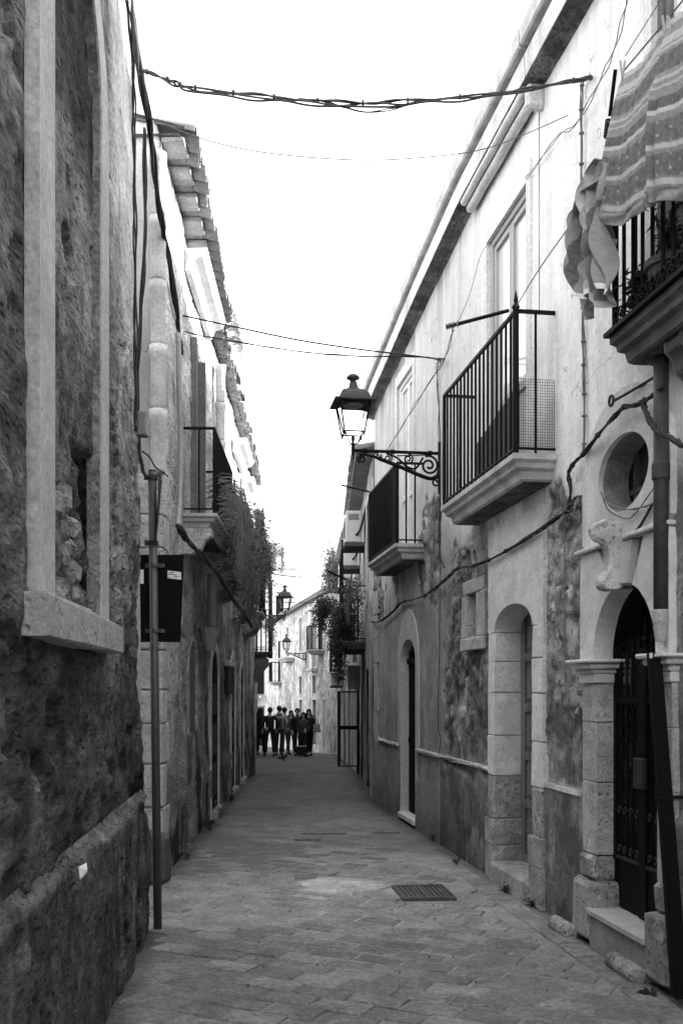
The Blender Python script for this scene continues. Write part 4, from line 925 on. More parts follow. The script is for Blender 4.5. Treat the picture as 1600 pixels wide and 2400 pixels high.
# ---- balcony of the near house
k0, k1 = FR.sY(4.2), FR.sY(5.47)
B3 = bal_profile(FR, k0, k1, .255, 3.55, .17, H3, mat('dark_balcony', .13, .9, .3, 7, .2, 40, streak=.3), label='dark moulded balcony slab with scroll iron railing'); railing(FR, B3, k0 + .03, k1 - .03, .235, 3.56, 4.62, 11, r=.011, side=1)
M().fb(FR, k0 - .01, k1 + .02, -.02, .285, 3.553, 3.575).obj('base_plate', iron, B3)
for k in range(11):
    s = k0 + .03 + (k1 - k0 - .06) * (k + .5) / 11
    for sg in (-1, 1): M().tube(spiral(FR.pt(s + sg * .028, .245, 3.655), Vector((FR.dx, FR.dy, 0)) * sg, (0, 0, 1), .034, .012, 1.3, -1.5, 16), .006, 5).obj('scroll', iron, B3)
    M().tube([FR.pt(s - .05, .245, 3.60), FR.pt(s, .25, 3.625), FR.pt(s + .05, .245, 3.60)], .006, 5).obj('scroll', iron, B3)
corbel(FR, FR.sY(4.95), .15, 3.375, .2, H3, mat('dark_balcony'), .16)
# ================================================================== houses further on
F3 = Fac(.62, -.012, 'R'); F3b = Fac(1.126, -.036, 'R'); F4 = Fac(8.326, -.236, 'R'); F5 = Fac(-.35, -.0765, 'L')
def simple_front(F, name_label, Y0, Y1, zt, base, upper, ds=.07, holes=(), material=None, seed=300, zsplit=2.6, depth=6, core=True, zlow=-2.2, rough=.02):
    zt_ = zt if callable(zt) else (lambda S: np.full_like(S, zt))
    H = thing('house', name_label, 'house', F.pt(F.sY((Y0 + Y1) / 2), -3, ground_z((Y0 + Y1) / 2)))
    def disp(S, Z): return rough * (fbm(S * 2, Z * 2, seed, 4) - .5)
    def tone(S, Z, N):
        u = sm(zsplit - .5, zsplit + .5, Z + .8 * (fbm(S * .8, Z * .6, seed + 1, 4) - .5)); t = base * (1 - u) + upper * u
        t += .12 * (fbm(S * 1.2, Z * .3, seed + 2, 4) - .5); t *= 1 - .28 * sm(.62, .85, fbm(S * 2.2, Z * .35, seed + 3, 4)); t *= 1 - .3 * sm(.6, .8, fbm(S * .7, Z * .8, seed + 4, 5)); return t
    sheet(F, 'wall', H, F.sY(Y0), F.sY(Y1), zlow, zt_, ds, holes, disp, tone, material or plasterT, dz=ds)
    if core: side_body('wall_core', H, F, F.sY(Y0) + .02, F.sY(Y1) - .02, zlow, float(np.min(zt_(np.array([F.sY(Y0), F.sY(Y1)])))) - .1, depth, grey_stone, n0=-.1)
    return H
def far_window(F, H, s0, s1, z0, z1, shutter=None, rec=.12, name='window'):
    w = M().fb(F, s0, s1, -rec - .04, -rec, z0, z1).obj(name, dark_in, H)
    t = min(.06, (s1 - s0) * .12)
    for a, b, c, d in ((s0, s0 + t, z0, z1), (s1 - t, s1, z0, z1), (s0 + t, s1 - t, z1 - t, z1), ((s0 + s1) / 2 - t / 2, (s0 + s1) / 2 + t / 2, z0, z1 - t)): M().fb(F, a, b, -rec + .002, -rec + .03, c, d).obj('frame', shutter or dark_wood, w)
    ring_plate(M(), F, [(s0, z0), (s0, z1), (s1, z1), (s1, z0)], [(s0 - .09, z0 - .05), (s0 - .09, z1 + .1), (s1 + .09, z1 + .1), (s1 + .09, z0 - .05)], .02, -.03, -rec).obj('surround', pale_stone, w)
    return w
def roof_edge(F, H, Y0, Y1, zt, out=.22, tiles=True, step=.24):
    S = np.linspace(F.sY(Y0), F.sY(Y1), 12); z = zt if callable(zt) else (lambda s: zt)
    r = M().grid([[F.pt(s, n, float(z(s)) + dz) for n, dz in ((0, 0), (out, .02), (out, .08), (-3, .9))] for s in S]).obj('roof', terracotta, H)
    if tiles:
        s = S[0] + .1; src = None
        while s < S[-1] - .1:
            zz = float(z(s)) + .08
            if src is None: src = half_tile(M(), F, s, out + .06, -.35, zz, zz + .12, .095, .08).obj('tile', terracotta, r); ref = Vector(F.pt(s, 0, zz)); so = Vector(WORG[src.name])
            else: inst(src, 'tile', r, so + Vector(F.pt(s, 0, zz)) - ref + Vector((random.uniform(-.02, .02), 0, random.uniform(-.01, .01))))
            s += step
    return r
# --- house with the air conditioners
z5 = lambda S: np.interp(S * F3.dy, [14, 16, 21], [4.95, 5.05, 5.25])
dr5 = [(F3.sY(15.6), F3.sY(16.4)), (F3.sY(18.3), F3.sY(19.2))]
H5 = simple_front(F3, 'streaked grey house with planted balcony and air conditioners above the open grille', 14.03, 21.0, z5, .34, .55, .06, [('rect', a, b, -.5, 1.95) for a, b in dr5] + [('rect', F3.sY(15.2), F3.sY(16.1), 3.0, 4.6)], seed=310)
M().box(.48, 6, 14.03, 14.06, -.3, 4.9).obj('side_wall', mat('alley_plaster'), H5)
for a, b in dr5:
    d_ = M().fb(F3, a - .02, b + .02, -.16, -.12, -.5, 2.0).obj('door', dark_wood, H5)
    for k in range(3): M().fb(F3, a + .1, b - .1, -.12, -.10, k * .6, k * .6 + .5).obj('door_panel', dark_wood, d_)
far_window(F3, H5, F3.sY(15.2), F3.sY(16.1), 3.0, 4.6)
roof_edge(F3, H5, 14.03, 21, lambda s: z5(np.array([s]))[0], .25)
M().lathe([(.05, 2.2), (.05, 5.0)], F3.pt(F3.uv(831, 1400, .08)[0], .08, 0), 10).obj('downpipe', plastic_w, H5, smooth=True)
B5 = bal_profile(F3, F3.sY(16.9), F3.sY(19.6), .42, 2.45, .14, H5, mat('dark_balcony')); railing(F3, B5, F3.sY(16.93), F3.sY(19.57), .40, 2.45, 3.4, 20, r=.012, side=2)
M().tube([F3.pt(F3.sY(19.5), .40, 2.4), F3.pt(F3.sY(19.5), .40, 4.15)], .03, 6).obj('awning_post', iron, B5)
M().tube([F3.pt(F3.sY(16.95), .40, 2.4), F3.pt(F3.sY(16.95), .40, 4.2)], .018, 6).obj('awning_post', iron, B5)
M().tube([at(820, 1362, 18.6), at(767, 1338, 18.4)], .02, 6).obj('clothes_arm', iron, B5)
M().tube([F3.pt(F3.sY(19.5), .40, 4.13), F3.pt(F3.sY(16.95), .40, 4.13)], .014, 6).obj('awning_rail', iron, B5)
def air_con(c, w, h, d, lab, F):
    t = thing('air_conditioner', lab, 'air conditioner', c, 'air conditioners along the grey house'); s = F.sY(c[1])
    n0 = .06; z = c[2]
    M().fb(F, s - w / 2, s + w / 2, n0, n0 + d, z, z + h).obj('casing', plastic_w, t, bevel=.012)
    M().fb(F, s - w / 2 - .004, s - w / 2 - .0005, n0 + .05, n0 + d - .05, z + h * .7, z + h * .9).obj('service_panel', plastic_g, t)
    M().tube(spiral(F.pt(s, n0 + d + .004, z + h / 2), (F.dx, F.dy, 0), (0, 0, 1), h * .4, .03, 5, 0, 50), .004, 4).obj('fan_grille', plastic_g, t)
    M().fb(F, s - w / 2 - .03, s + w / 2 + .03, .0, n0 + d + .03, z - .08, z - .005).obj('bracket', dark_stone, t, bevel=.006)
    M().tube(crv([F.pt(s - w / 2 - .01, n0 + .1, z + .12), F.pt(s - w / 2 - .08, n0 + .03, z + .2), F.pt(s - w / 2 - .1, .02, z + .45), F.pt(s - w / 2 - .1, -.02, z + .6)]), .022, 6).obj('hose', cable_m, t)
air_con(F3.pt(F3.sY(17.6), 0, 4.20), .8, .55, .28, 'white air conditioner under the eave above the planted balcony', F3)
air_con(F3.pt(F3.sY(20.2), 0, 4.12), .8, .55, .28, 'white air conditioner mounted next to the white downpipe', F3)
H6 = simple_front(F3b, 'low stained house with dark doorways behind the open iron grille', 21.02, 36, 5.15, .36, .6, .09, [('rect', F3b.sY(y), F3b.sY(y + .9), -1.5, 1.6) for y in (23, 26, 30, 33)] + [('rect', F3b.sY(y), F3b.sY(y + .9), 2.2, 4.0) for y in (24, 29.5)], seed=330)
for y in (23, 26, 30, 33): far_window(F3b, H6, F3b.sY(y), F3b.sY(y + .9), -1.4, 1.6, name='door')
for y in (24, 29.5): far_window(F3b, H6, F3b.sY(y), F3b.sY(y + .9), 2.2, 4.0)
roof_edge(F3b, H6, 21, 36, 5.15, .25, step=.3)
air_con(F3b.pt(F3b.sY(23.2), 0, 4.0), .8, .55, .3, 'white air conditioner on the low stained house, high under its tiles', F3b)
air_con(F3b.pt(F3b.sY(30.5), 0, 1.75), .8, .6, .3, 'dark looking air conditioner box above a doorway', F3b)
for k, (y, z) in enumerate(((24.5, 2.15), (29.9, 2.15))):
    bb = bal_profile(F3b, F3b.sY(y - .6), F3b.sY(y + 1.0), .4, z, .14, H6, balc_stone); railing(F3b, bb, F3b.sY(y - .57), F3b.sY(y + .97), .37, z, z + .9, 10, r=.012)
# --- bright far facade
wins7 = []
for px0, px1, ya, yb, zf in ((702, 707.5, 1447, 1526, 0), (732, 740, 1450, 1562, 0), (702, 707.5, 1585, 1627, 0), (733, 740, 1582, 1623, 0), (702, 708, 1640, 1700, 1), (733, 741, 1640, 1742, 1), (757, 762, 1640, 1750, 1), (757, 761, 1420, 1450, 0), (672, 676, 1470, 1530, 0)):
    s0, z1 = F4.uv(px1, ya); s1, _ = F4.uv(px0, ya); _, z0 = F4.uv((px0 + px1) / 2, yb); wins7.append((s0, s1, z0, z1))
H7 = simple_front(F4, 'bright stained plaster house with tall shuttered windows beyond the people', 36.02, 52, lambda S: np.interp(S * F4.dy, [36, 38, 50, 52], [5.3, 5.3, 5.0, 4.9]), .60, .74, .09, [('rect', a, b, c, d) for a, b, c, d in wins7], seed=350, zsplit=1.5)
for k, (a, b, c, d) in enumerate(wins7): far_window(F4, H7, a, b, c, d, grey_paint if k in (1, 0) else dark_wood)
roof_edge(F4, H7, 36.02, 52, lambda s: float(np.interp(s * F4.dy, [36, 38, 50, 52], [5.3, 5.3, 5.0, 4.9])), .22, step=.34)
for (a, b, c, d) in (wins7[1],):
    M().fb(F4, a - .25, b + .25, 0, .25, d + .35, d + .47).obj('hood', pale_stone, H7, bevel=.02); M().fb(F4, a - .2, b + .2, 0, .22, c - .2, c - .06).obj('sill', pale_stone, H7, bevel=.02)
for k_, (q0_, q1_, zq) in enumerate(((745, 760, 1522), (652, 660, 1598))):
    sa, zq_ = F4.uv(q1_, zq, .0); sb, _ = F4.uv(q0_, zq, .0); bq = bal_profile(F4, sa, sb, .5, zq_, .18, H7, balc_stone); railing(F4, bq, sa + .05, sb - .05, .46, zq_, zq_ + .95, 9, r=.010, side=2)
    far_window(F4, H7, sa + .3, sb - .3, zq_ + .02, zq_ + 2.0, dark_wood, rec=-.03)
s_, z_ = F4.uv(690, 1540); bb = bal_profile(F4, s_, s_ + 2.2, .45, z_, .2, H7, pale_stone)
def box_house(lab, x0, x1, Y, depth, z1, tone_v, wins, seed):
    H = thing('house', lab, 'house', ((x0 + x1) / 2, Y + depth / 2, ground_z(Y))); xs_ = np.linspace(x0, x1, 70); zs_ = np.linspace(-2, z1, 70); XX, ZZ = np.meshgrid(xs_, zs_, indexing='ij')
    tt = tone_v + .16 * (fbm(XX * .5, ZZ * .2, seed, 4) - .5); tt = tt * (1 - .35 * sm(.55, .7, fbm(XX * 1.2, ZZ * .2, seed + 1, 4)))
    M().grid(np.stack([XX, Y + .05 * (fbm(XX, ZZ, seed) - .5), ZZ], -1)).obj('wall', plasterT, H, tone=tt.ravel(), smooth=True, recalc=False)
    M().box(x0, x1, Y + .12, Y + depth, -2, z1 - .02).obj('wall_core', mat('far_plaster', .6, .95, .1, 2, .1, 20), H)
    M().box(x0 - .15, x1 + .15, Y - .25, Y + depth, z1, z1 + .28).obj('cornice', pale_stone, H)
    M().box(x0 - .05, x1 + .05, Y - .12, Y - .03, z1 - 1.5, z1 - 1.3).obj('string_course', pale_stone, H)
    for a, b, c, d, k in wins:
        w = M().box(a, b, Y - .06, Y + .1, c, d).obj('window', dark_in if k != 2 else dark_wood, H)
        M().box(a - .12, a - .002, Y - .1, Y - .02, c - .1, d + .1).obj('frame', pale_stone, w); M().box(b + .002, b + .12, Y - .1, Y - .02, c - .1, d + .1).obj('frame', pale_stone, w); M().box(a - .12, b + .12, Y - .14, Y - .02, d + .102, d + .25).obj('frame', pale_stone, w)
        if k == 1:
            M().box(a - .4, b + .4, Y - .7, Y - .02, c - .25, c - .1).obj('balcony', grey_stone, H)
            for q in range(9): M().box(a - .38 + (b - a + .74) * q / 8, a - .36 + (b - a + .74) * q / 8, Y - .68, Y - .66, c - .1, c + .85).obj('railing_bar', iron, H)
            M().box(a - .4, b + .4, Y - .69, Y - .65, c + .85, c + .9).obj('top_rail', iron, H)
    return H
box_house('tall pale house closing the end of the street behind the lanterns', -6.6, -2.9, 63, 8, 9.4, .68, [(-5.6, -4.9, 2.2, 4.6, 1), (-4.2, -3.6, 2.2, 4.6, 1), (-5.5, -4.9, -1.6, .8, 0), (-4.3, -3.7, -1.6, .8, 2), (-5.5, -5, 6, 7.6, 0), (-4.2, -3.7, 6, 7.6, 0)], 370)
box_house('pale house with small balconies at the turn of the street', -9.5, -4.2, 56, 6, 5.6, .60, [(-5.6, -5.0, 1.4, 3.4, 1), (-4.85, -4.4, 1.4, 3.4, 0), (-5.5, -5.1, -1.6, .4, 0), (-4.8, -4.4, -1.6, .6, 0)], 390)
# --- left houses past the dark corner
H8 = simple_front(F5, 'stained house with a heavy railed balcony, chimney and climbing plants past the vine covered house', 21.0, 40, 5.3, .35, .6, .12, seed=400)
roof_edge(F5, H8, 21, 40, 5.3, .25, step=.34)
qs = F5.sY(24.6); B8 = bal_profile(F5, qs - 1.4, qs + .2, .48, 2.52, .16, H8, mat('dark_balcony')); railing(F5, B8, qs - 1.37, qs + .17, .45, 2.52, 3.5, 16, r=.013, side=3)
M().tube([F5.pt(qs - .1, .45, 2.4), F5.pt(qs - .1, .45, 4.3)], [.055, .05], 7).obj('post', rust_iron, B8)
corbel(F5, qs - .1, .4, 2.35, .55, H8, dark_stone, .3); corbel(F5, qs - 1.2, .4, 2.35, .55, H8, dark_stone, .3)
pq = at(636, 1300, 27); M().box(pq.x - .16, pq.x + .16, pq.y - .15, pq.y + .15, 4.9, 5.65).obj('chimney', grey_stone, H8, bevel=.03)
an = M().tube([at(622, 1360, 22), at(622, 1235, 22)], .012, 5).tube([at(616, 1244, 22), at(628, 1244, 22)], .006, 4).tube([at(617, 1254, 22), at(627, 1254, 22)], .006, 4)
props(an.obj('antenna', rust_iron), 'thin aerial mast on the roof beside the chimney', 'antenna')
# open grille leaf standing out from the grey house
gp0 = gp(793, 1797); gY = 20.6; t = thing('grille_gate', 'open black iron grille leaf standing out from the grey house into the street', 'gate', (.15, gY, ground_z(gY)))
xa, xb = (793 - CXP) / FPX * gY, (836 - CXP) / FPX * gY; za, zb = EYE + (HYP - 1797) * gY / FPX, EYE + (HYP - 1620) * gY / FPX
f_ = M().box(xa - .02, xa + .04, gY, gY + .04, za, zb).box(xa + .04, xb, gY, gY + .035, za, za + .025).box(xa + .04, xb, gY, gY + .035, zb - .03, zb).box(xa + .04, xb, gY - .005, gY + .04, za + .78, za + .86); f_.obj('frame', iron, t)
for k in range(3): x = xa + .04 + (xb - xa - .04) * (k + 1) / 4; M().tube([(x, gY + .018, za), (x, gY + .018, zb)], .008, 6).obj('grille_bar', iron, t)
M().box(xb, xb + .10, gY, gY + .08, ground_z(gY) - .02, zb + .1).obj('post', iron, t)
bx = M().box(.12, .36, 18.9, 19.3, 1.62, 2.08); props(bx.obj('meter_box', mat('old_metal_box', .30, .7, .25, 6, .1, 40), bevel=.02), 'dented grey metal box under the hanging plants of the balcony', 'box')

# ================================================================== street lamps
def lantern(name, lab, base, dirv, arm, sc=1.0, grp='wall lanterns along the street'):
    base = Vector(base); d = Vector(dirv).normalized(); up = Vector((0, 0, 1)); t = thing(name, lab, 'street lamp', base, grp); w = d.cross(up)
    def A(x, z, y=0): return base + d * x * sc + up * z * sc + w * y * sc      # x out from the wall
    m = M().tube([A(0, 0), A(arm, 0)], .017 * sc, 8); m.obj('arm', iron, t)
    for x in (.12, .55, .86): M().tube([A(arm * x - .02, 0), A(arm * x + .02, 0)], .025 * sc, 8).obj('collar', iron, t)
    M().tube([A(.01, .12), A(.01, -.42)], .014 * sc, 6).obj('wall_plate', iron, t)
    M().tube(crv([A(arm * .93, -.035), A(arm * .78, -.055), A(arm * .5, -.14), A(arm * .25, -.23), A(arm * .11, -.265), A(.03, -.23), A(.012, -.17)], 6), [.012 * sc] * 8 + [.021 * sc] * 21 + [.018 * sc] * 8, 7).obj('brace', iron, t)
    def sp(x, z, r0, r1, tn, a0, rad=.010, rev=1): M().tube(spiral(A(x, z), d * rev, up, r0 * sc, r1 * sc, tn, a0, 26), rad * sc, 6).obj('scroll', iron, t)
    sp(arm * .13, -.13, .105, .02, 1.7, 1.2, .012); sp(arm * .37, -.07, .055, .012, 1.6, 1.6, .009); sp(arm * .60, -.07, .045, .012, 1.5, 1.8, .008); sp(arm * .74, -.035, .028, .008, 1.5, 1.6, .006); sp(arm * .90, -.09, .045, .014, 1.4, -1.0, .010); sp(.05, -.30, .05, .015, 1.3, 1.5, .010); sp(arm * .68, -.045, .02, .006, 1.3, 3, .005, -1)
    M().tube(crv([A(arm * .2, -.05), A(arm * .28, -.16), A(arm * .38, -.15), A(arm * .5, -.06), A(arm * .62, -.02)], 6), .011 * sc, 6).obj('scroll', iron, t)
    M().tube([A(arm * .13, -.02), A(arm * .5, -.04)], .006 * sc, 5).obj('scroll', iron, t)
    # lantern body on the arm's end
    def L4(r, z): return [A(arm + x * r, z, y * r) for x, y in ((-1, -1), (1, -1), (1, 1), (-1, 1))]
    M().lathe([(.004, -.09), (.010, -.075), (.006, -.06), (.018, -.045), (.010, -.03), (.017, .0), (.017, .05), (.012, .08), (.018, .11), (.018, .14)], A(arm, 0) if sc == 1 else A(arm, 0), 8).obj('stem', iron, t)
    for x, y in ((-1, -1), (1, -1), (1, 1), (-1, 1)):
        M().tube(crv([A(arm, .065), A(arm + x * .05, .075, y * .05), A(arm + x * .07, .12, y * .07), A(arm + x * .095, .176, y * .095)], 4), .006 * sc, 5).obj('leg', iron, t)
        M().tube([A(arm + x * .098, .135, y * .098), A(arm + x * .158, .50, y * .158)], .009 * sc, 4).obj('glazing_bar', iron, t)
    for r, z in ((.097, .176), (.152, .47)):
        q = L4(r, z); mm = M()
        for i in range(4): mm.tube([q[i], q[(i + 1) % 4]], .008 * sc, 4)
        mm.obj('ring', iron, t)
    b, tp_ = L4(.092, .18), L4(.148, .47)
    for i in range(4): M().add([b[i], b[(i + 1) % 4], tp_[(i + 1) % 4], tp_[i]], [(0, 1, 2, 3)]).obj('pane', clear_glass('lantern_glass'), t, recalc=False)
    rings = [L4(r, z) for r, z in ((.215, .474), (.215, .488), (.160, .500), (.154, .53), (.139, .566), (.114, .598), (.070, .618), (.045, .640), (.034, .70))]; mm = M(); v = [p for g in rings for p in g]
    f = [(j * 4 + i, j * 4 + (i + 1) % 4, (j + 1) * 4 + (i + 1) % 4, (j + 1) * 4 + i) for j in range(len(rings) - 1) for i in range(4)] + [(32, 33, 34, 35), (3, 2, 1, 0)]
    mm.add(v, f).obj('hood', mat('lamp_hood', .045, .5, .2, 14, .05, 60), t)
    c = A(arm, 0); M().lathe([(.030 * sc, .71 * sc), (.034 * sc, .725 * sc), (.066 * sc, .735 * sc), (.070 * sc, .75 * sc), (.055 * sc, .768 * sc), (.028 * sc, .785 * sc), (.004 * sc, .79 * sc)], c, 12).obj('finial', mat('lamp_hood'), t, smooth=True)
    M().lathe([(.09 * sc, .445 * sc), (.10 * sc, .46 * sc), (.10 * sc, .468 * sc)], c, 10).obj('light_unit', plastic_g, t)
    for x, y, h in ((-.13, -.13, .06), (.13, .13, .05), (.12, -.13, .10)): M().tube([A(arm + x, .57, y), A(arm + x, .57 + h, y)], .003 * sc, 4).obj('bird_spike', iron, t)
    return t
wp = FR.p(1031, 1063, .0); lantern('street_lamp', 'ornate black wall lantern on scroll bracket between the two iron balconies', wp, (FR.nx, FR.ny, 0), .92)
b_ = at(630, 1443, 25.0); lantern('street_lamp', 'black wall lantern beside the heavy railed balcony with the tall post', b_, (1, -.1, 0), .42, .98)
b_ = F4.p(718, 1531, .0); lantern('street_lamp', 'black wall lantern on the bright stained facade beyond the people', b_, (F4.nx, F4.ny, 0), .86, 1.0)

# ================================================================== sign post at the alley corner
spb = Vector(((370 - CXP) / FPX * 6.52, 6.52, 0)); sptop = at(357, 1106, 6.52)
SP = thing('sign_post', 'grey metal sign post with the dark back of a traffic sign at alley corner', 'sign post', spb)
M().tube([spb, sptop], .0285, 12).obj('pole', grey_iron, SP, smooth=True)
M().lathe([(.02, 0), (.027, .002), (.027, .008), (.012, .016)], sptop, 10).obj('cap', rust_iron, SP)
Ys = 6.57; c = [at(x, y, Ys) for x, y in ((326, 1505), (423, 1505), (431, 1300), (327, 1300))]
sg = M().hexa([(p.x, Ys, p.z) for p in (c[0], c[1])] + [(c[1].x, Ys + .004, c[1].z), (c[0].x, Ys + .004, c[0].z)] + [(p.x, Ys, p.z) for p in (c[3], c[2])] + [(c[2].x, Ys + .004, c[2].z), (c[3].x, Ys + .004, c[3].z)]).obj('sign_panel', sign_black, SP, bevel=.0015, label='plain black back of a rectangular sign')
for y in (1325, 1478):
    a, b = at(341, y - 4, Ys - .012), at(386, y + 5, Ys - .012); M().box(a.x, b.x, Ys - .014, Ys - .0015, b.z, a.z).obj('bracket', grey_iron, SP)
    k = at(362 if y < 1400 else 365, y, 6.52); M().tube([k - Vector((0, 0, .012)), k + Vector((0, 0, .012))], .033, 12).obj('clamp', grey_iron, SP)
for y in (1119, 1273):
    k = at(358 if y < 1200 else 360, y, 6.52); M().tube([k - Vector((0, 0, .014)), k + Vector((0, 0, .014))], .034, 12).obj('clamp', rust_iron, SP); M().box(k.x - .055, k.x - .03, 6.50, 6.53, k.z - .015, k.z + .015).obj('clamp_bolt', rust_iron, SP)
def sticker(x0, x1, y0, y1, marks):
    a, b = at(x0, y0, Ys - .001), at(x1, y1, Ys - .001); tl = .12
    P = lambda u, v: Vector((a.x + (b.x - a.x) * u, Ys - .0022, a.z + (b.z - a.z) * v - tl * (b.x - a.x) * u * (1 if marks else 0)))
    s_ = M().add([P(0, 1), P(1, 1), P(1, 0), P(0, 0)], [(0, 1, 2, 3)]).obj('sticker', white_paint, sg, recalc=False)
    for u0, u1, v0, v1 in marks:
        q = [P(u0, v1), P(u1, v1), P(u1, v0), P(u0, v0)]; M().add([p - Vector((0, .0015, 0)) for p in q], [(0, 1, 2, 3)]).obj('sticker_print', sign_black, sg, recalc=False)
sticker(393, 425, 1337, 1355, [(.2, .42, .14, .24), (.04, .16, .36, .50), (.2, .34, .36, .50), (.38, .66, .42, .50), (.38, .9, .60, .64), (.5, .7, .72, .80), (.08, .2, .82, .92)])
sticker(328, 337, 1335, 1368, [])
e0_ = at(378, 1115, 6.50); e1_ = at(370, 1268, 6.50)
M().hexa([(e0_.x, 6.42, e0_.z), (e0_.x + .004, 6.42, e0_.z), (e0_.x * 1.031 + .020, 6.62, e0_.z - .01), (e0_.x * 1.031 + .016, 6.62, e0_.z - .01), (e1_.x, 6.42, e1_.z), (e1_.x + .004, 6.42, e1_.z), (e1_.x * 1.031 + .008, 6.62, e1_.z), (e1_.x * 1.031 + .004, 6.62, e1_.z)]).obj('edge_on_sign', sign_black, SP)
gs_ = M().hexa([(-1.66, 8.02, 0), (-1.43, 8.0, 0), (-1.41, 8.3, 0), (-1.66, 8.3, 0), (-1.64, 8.08, .42), (-1.46, 8.06, .40), (-1.45, 8.27, .42), (-1.64, 8.28, .43)])
props(gs_.obj('guard_stone', dark_stone, bevel=.04, jit=.015), 'squat black guard stone at the corner of the quoined house', 'guard stone')

# ================================================================== cables
def cable(name, lab, pts, strands, spread, r, m_=None, **k):
    m = M(); bundle(m, pts, strands, spread, r, **k); return props(m.obj(name, m_ or cable_m, smooth=True, recalc=False), lab, 'cable')
V = Vector
L0 = V((-1.30, 6.47, 5.70)); R0 = FR.p(1385, 180, .04)
def span(a, b, sag, n=7, pts=None):
    return [a.lerp(b, i / n) - V((0, 0, sag * 4 * (i / n) * (1 - i / n))) for i in range(n + 1)]
def span_px(pxs, Ya, Yb):
    x0, x1 = pxs[0][0], pxs[-1][0]; return [at(x, y, Ya + (Yb - Ya) * (x - x0) / (x1 - x0)) for x, y in pxs]
cable('cable_bundle', 'thick twisted cable bundle slung high across the street between the first houses', span_px([(322, 160), (346, 168), (410, 192), (440, 203), (560, 218), (700, 232), (850, 240), (1000, 233), (1150, 219), (1260, 204), (1385, 180)], 6.47, R0.y - .02), 4, .010, .0062, twist=9, n=10, wob=.03, m_=mat('weathered_cable', .075, .8, .4, 20, .05, 90), ties=14)
cable('cable', 'loose thin wires drooping below the thick cable bundle', span_px([(700, 231), (760, 238), (850, 262), (920, 255), (985, 234)], 6.42, 6.38), 3, .008, .0035, twist=1, n=8)
cable('cable', 'single thin wire sagging below the thick bundle', span_px([(345, 270), (400, 297), (500, 333), (640, 360), (840, 375), (1000, 368), (1130, 350), (1240, 310), (1330, 270)], 6.6, 6.72), 1, 0, .0038, n=8, m_=cable_g)
cable('cable', 'upper of two wires strung from the tiled house to anchor above the lantern', span_px([(395, 735), (440, 742), (560, 768), (700, 797), (830, 817), (920, 828), (985, 836), (1031, 842)], 9.6, 10.2), 1, 0, .007, n=8)
cable('cable', 'lower of two wires strung from the tiled house to anchor above the lantern', span_px([(420, 770), (450, 782), (520, 795), (640, 815), (740, 828), (850, 835), (930, 835), (1000, 838), (1031, 845)], 9.9, 10.2), 2, .005, .006, n=8, twist=6)
cable('cable', 'thin wire across the street end near the roofs', span_px([(600, 1330), (640, 1345), (700, 1352), (740, 1352), (775, 1345)], 27, 28), 1, 0, .012, n=6)
cable('cable', 'thin wire crossing behind the second lantern', span_px([(600, 1409), (680, 1412), (765, 1411)], 30, 32), 1, 0, .012, n=6)
P_ = lambda l, n: [FR.p(x, y, n) for x, y in l]
cable('cable_bundle', 'black cable bundle looping along the white house under the balconies', P_([(1330, 1196), (1315, 1205), (1285, 1228), (1240, 1258), (1190, 1288), (1150, 1310), (1110, 1326), (1072, 1332)], .06) + P_([(1050, 1352), (1020, 1378), (985, 1400), (940, 1412), (925, 1428)], .05) + P_([(905, 1446), (885, 1458), (868, 1457)], .05), 6, .013, .0048, twist=4, n=8, ties=16)
cable('cable_bundle', 'black cable bundle rising past the oval window to the downpipe', P_([(1330, 1196), (1336, 1150), (1332, 1110), (1345, 1085), (1368, 1062)], .05) + P_([(1400, 1020), (1440, 975), (1458, 955), (1492, 948), (1525, 930), (1552, 905)], .09), 6, .012, .0048, twist=3, n=8, ties=9)
cable('cable_bundle', 'grey cable loop hanging beside the dark downpipe', P_([(1512, 935), (1508, 955), (1530, 1000), (1560, 1022), (1600, 1045)], .14), 4, .013, .008, m_=cable_m, n=8)
cable('cable_bundle', 'slack thin wires looped under the oval window', P_([(1406, 1153), (1425, 1180), (1470, 1194), (1505, 1188), (1530, 1180)], .055), 2, .004, .004, m_=cable_g, n=8)
cable('cable', 'thin slack wire below the oval window reaching the downpipe', P_([(1412, 1165), (1425, 1195), (1465, 1216), (1490, 1200), (1530, 1145)], .05), 1, 0, .0035, n=8)
cable('cable', 'thick dark hose slanting from keystone to downpipe', P_([(1476, 1252), (1495, 1238), (1515, 1205), (1528, 1180)], .05), 1, 0, .011, n=6)
cable('cable_bundle', 'tied cable bundle running down the white wall from the eave bundle', P_([(1385, 182), (1363, 200), (1362, 330), (1361, 480), (1364, 640), (1366, 800), (1368, 940), (1368, 1062)], .025), 3, .010, .005, m_=cable_g, n=8, ties=16)
cable('cable', 'wire dropping down the rubble strip between the two doors', P_([(1322, 1190), (1322, 1300), (1322, 1450), (1324, 1600), (1332, 1640), (1320, 1670), (1290, 1685)], .02), 1, 0, .004, m_=cable_g, n=8)
cable('cable', 'thin wire trailing down the grey cement wall', P_([(1031, 1300), (1030, 1420), (1028, 1560), (1026, 1700), (1032, 1730), (1026, 1780), (1020, 1795)], .02), 1, 0, .004, n=8)
cable('cable_bundle', 'pair of cables dropping from the wire anchor to the lantern', P_([(1026, 842), (1024, 880), (1028, 950), (1030, 1060), (1031, 1180), (1030, 1290), (1040, 1330)], .02), 2, .010, .005, n=8)
cable('cable', 'slanting wire between anchor and balcony rail', [FR.p(1062, 770, .6), FR.p(1040, 842, .25), FR.p(1000, 905, .2), FR.p(950, 985, .12), FR.p(905, 1057, .02)], 2, .012, .0035, n=6, m_=cable_g)
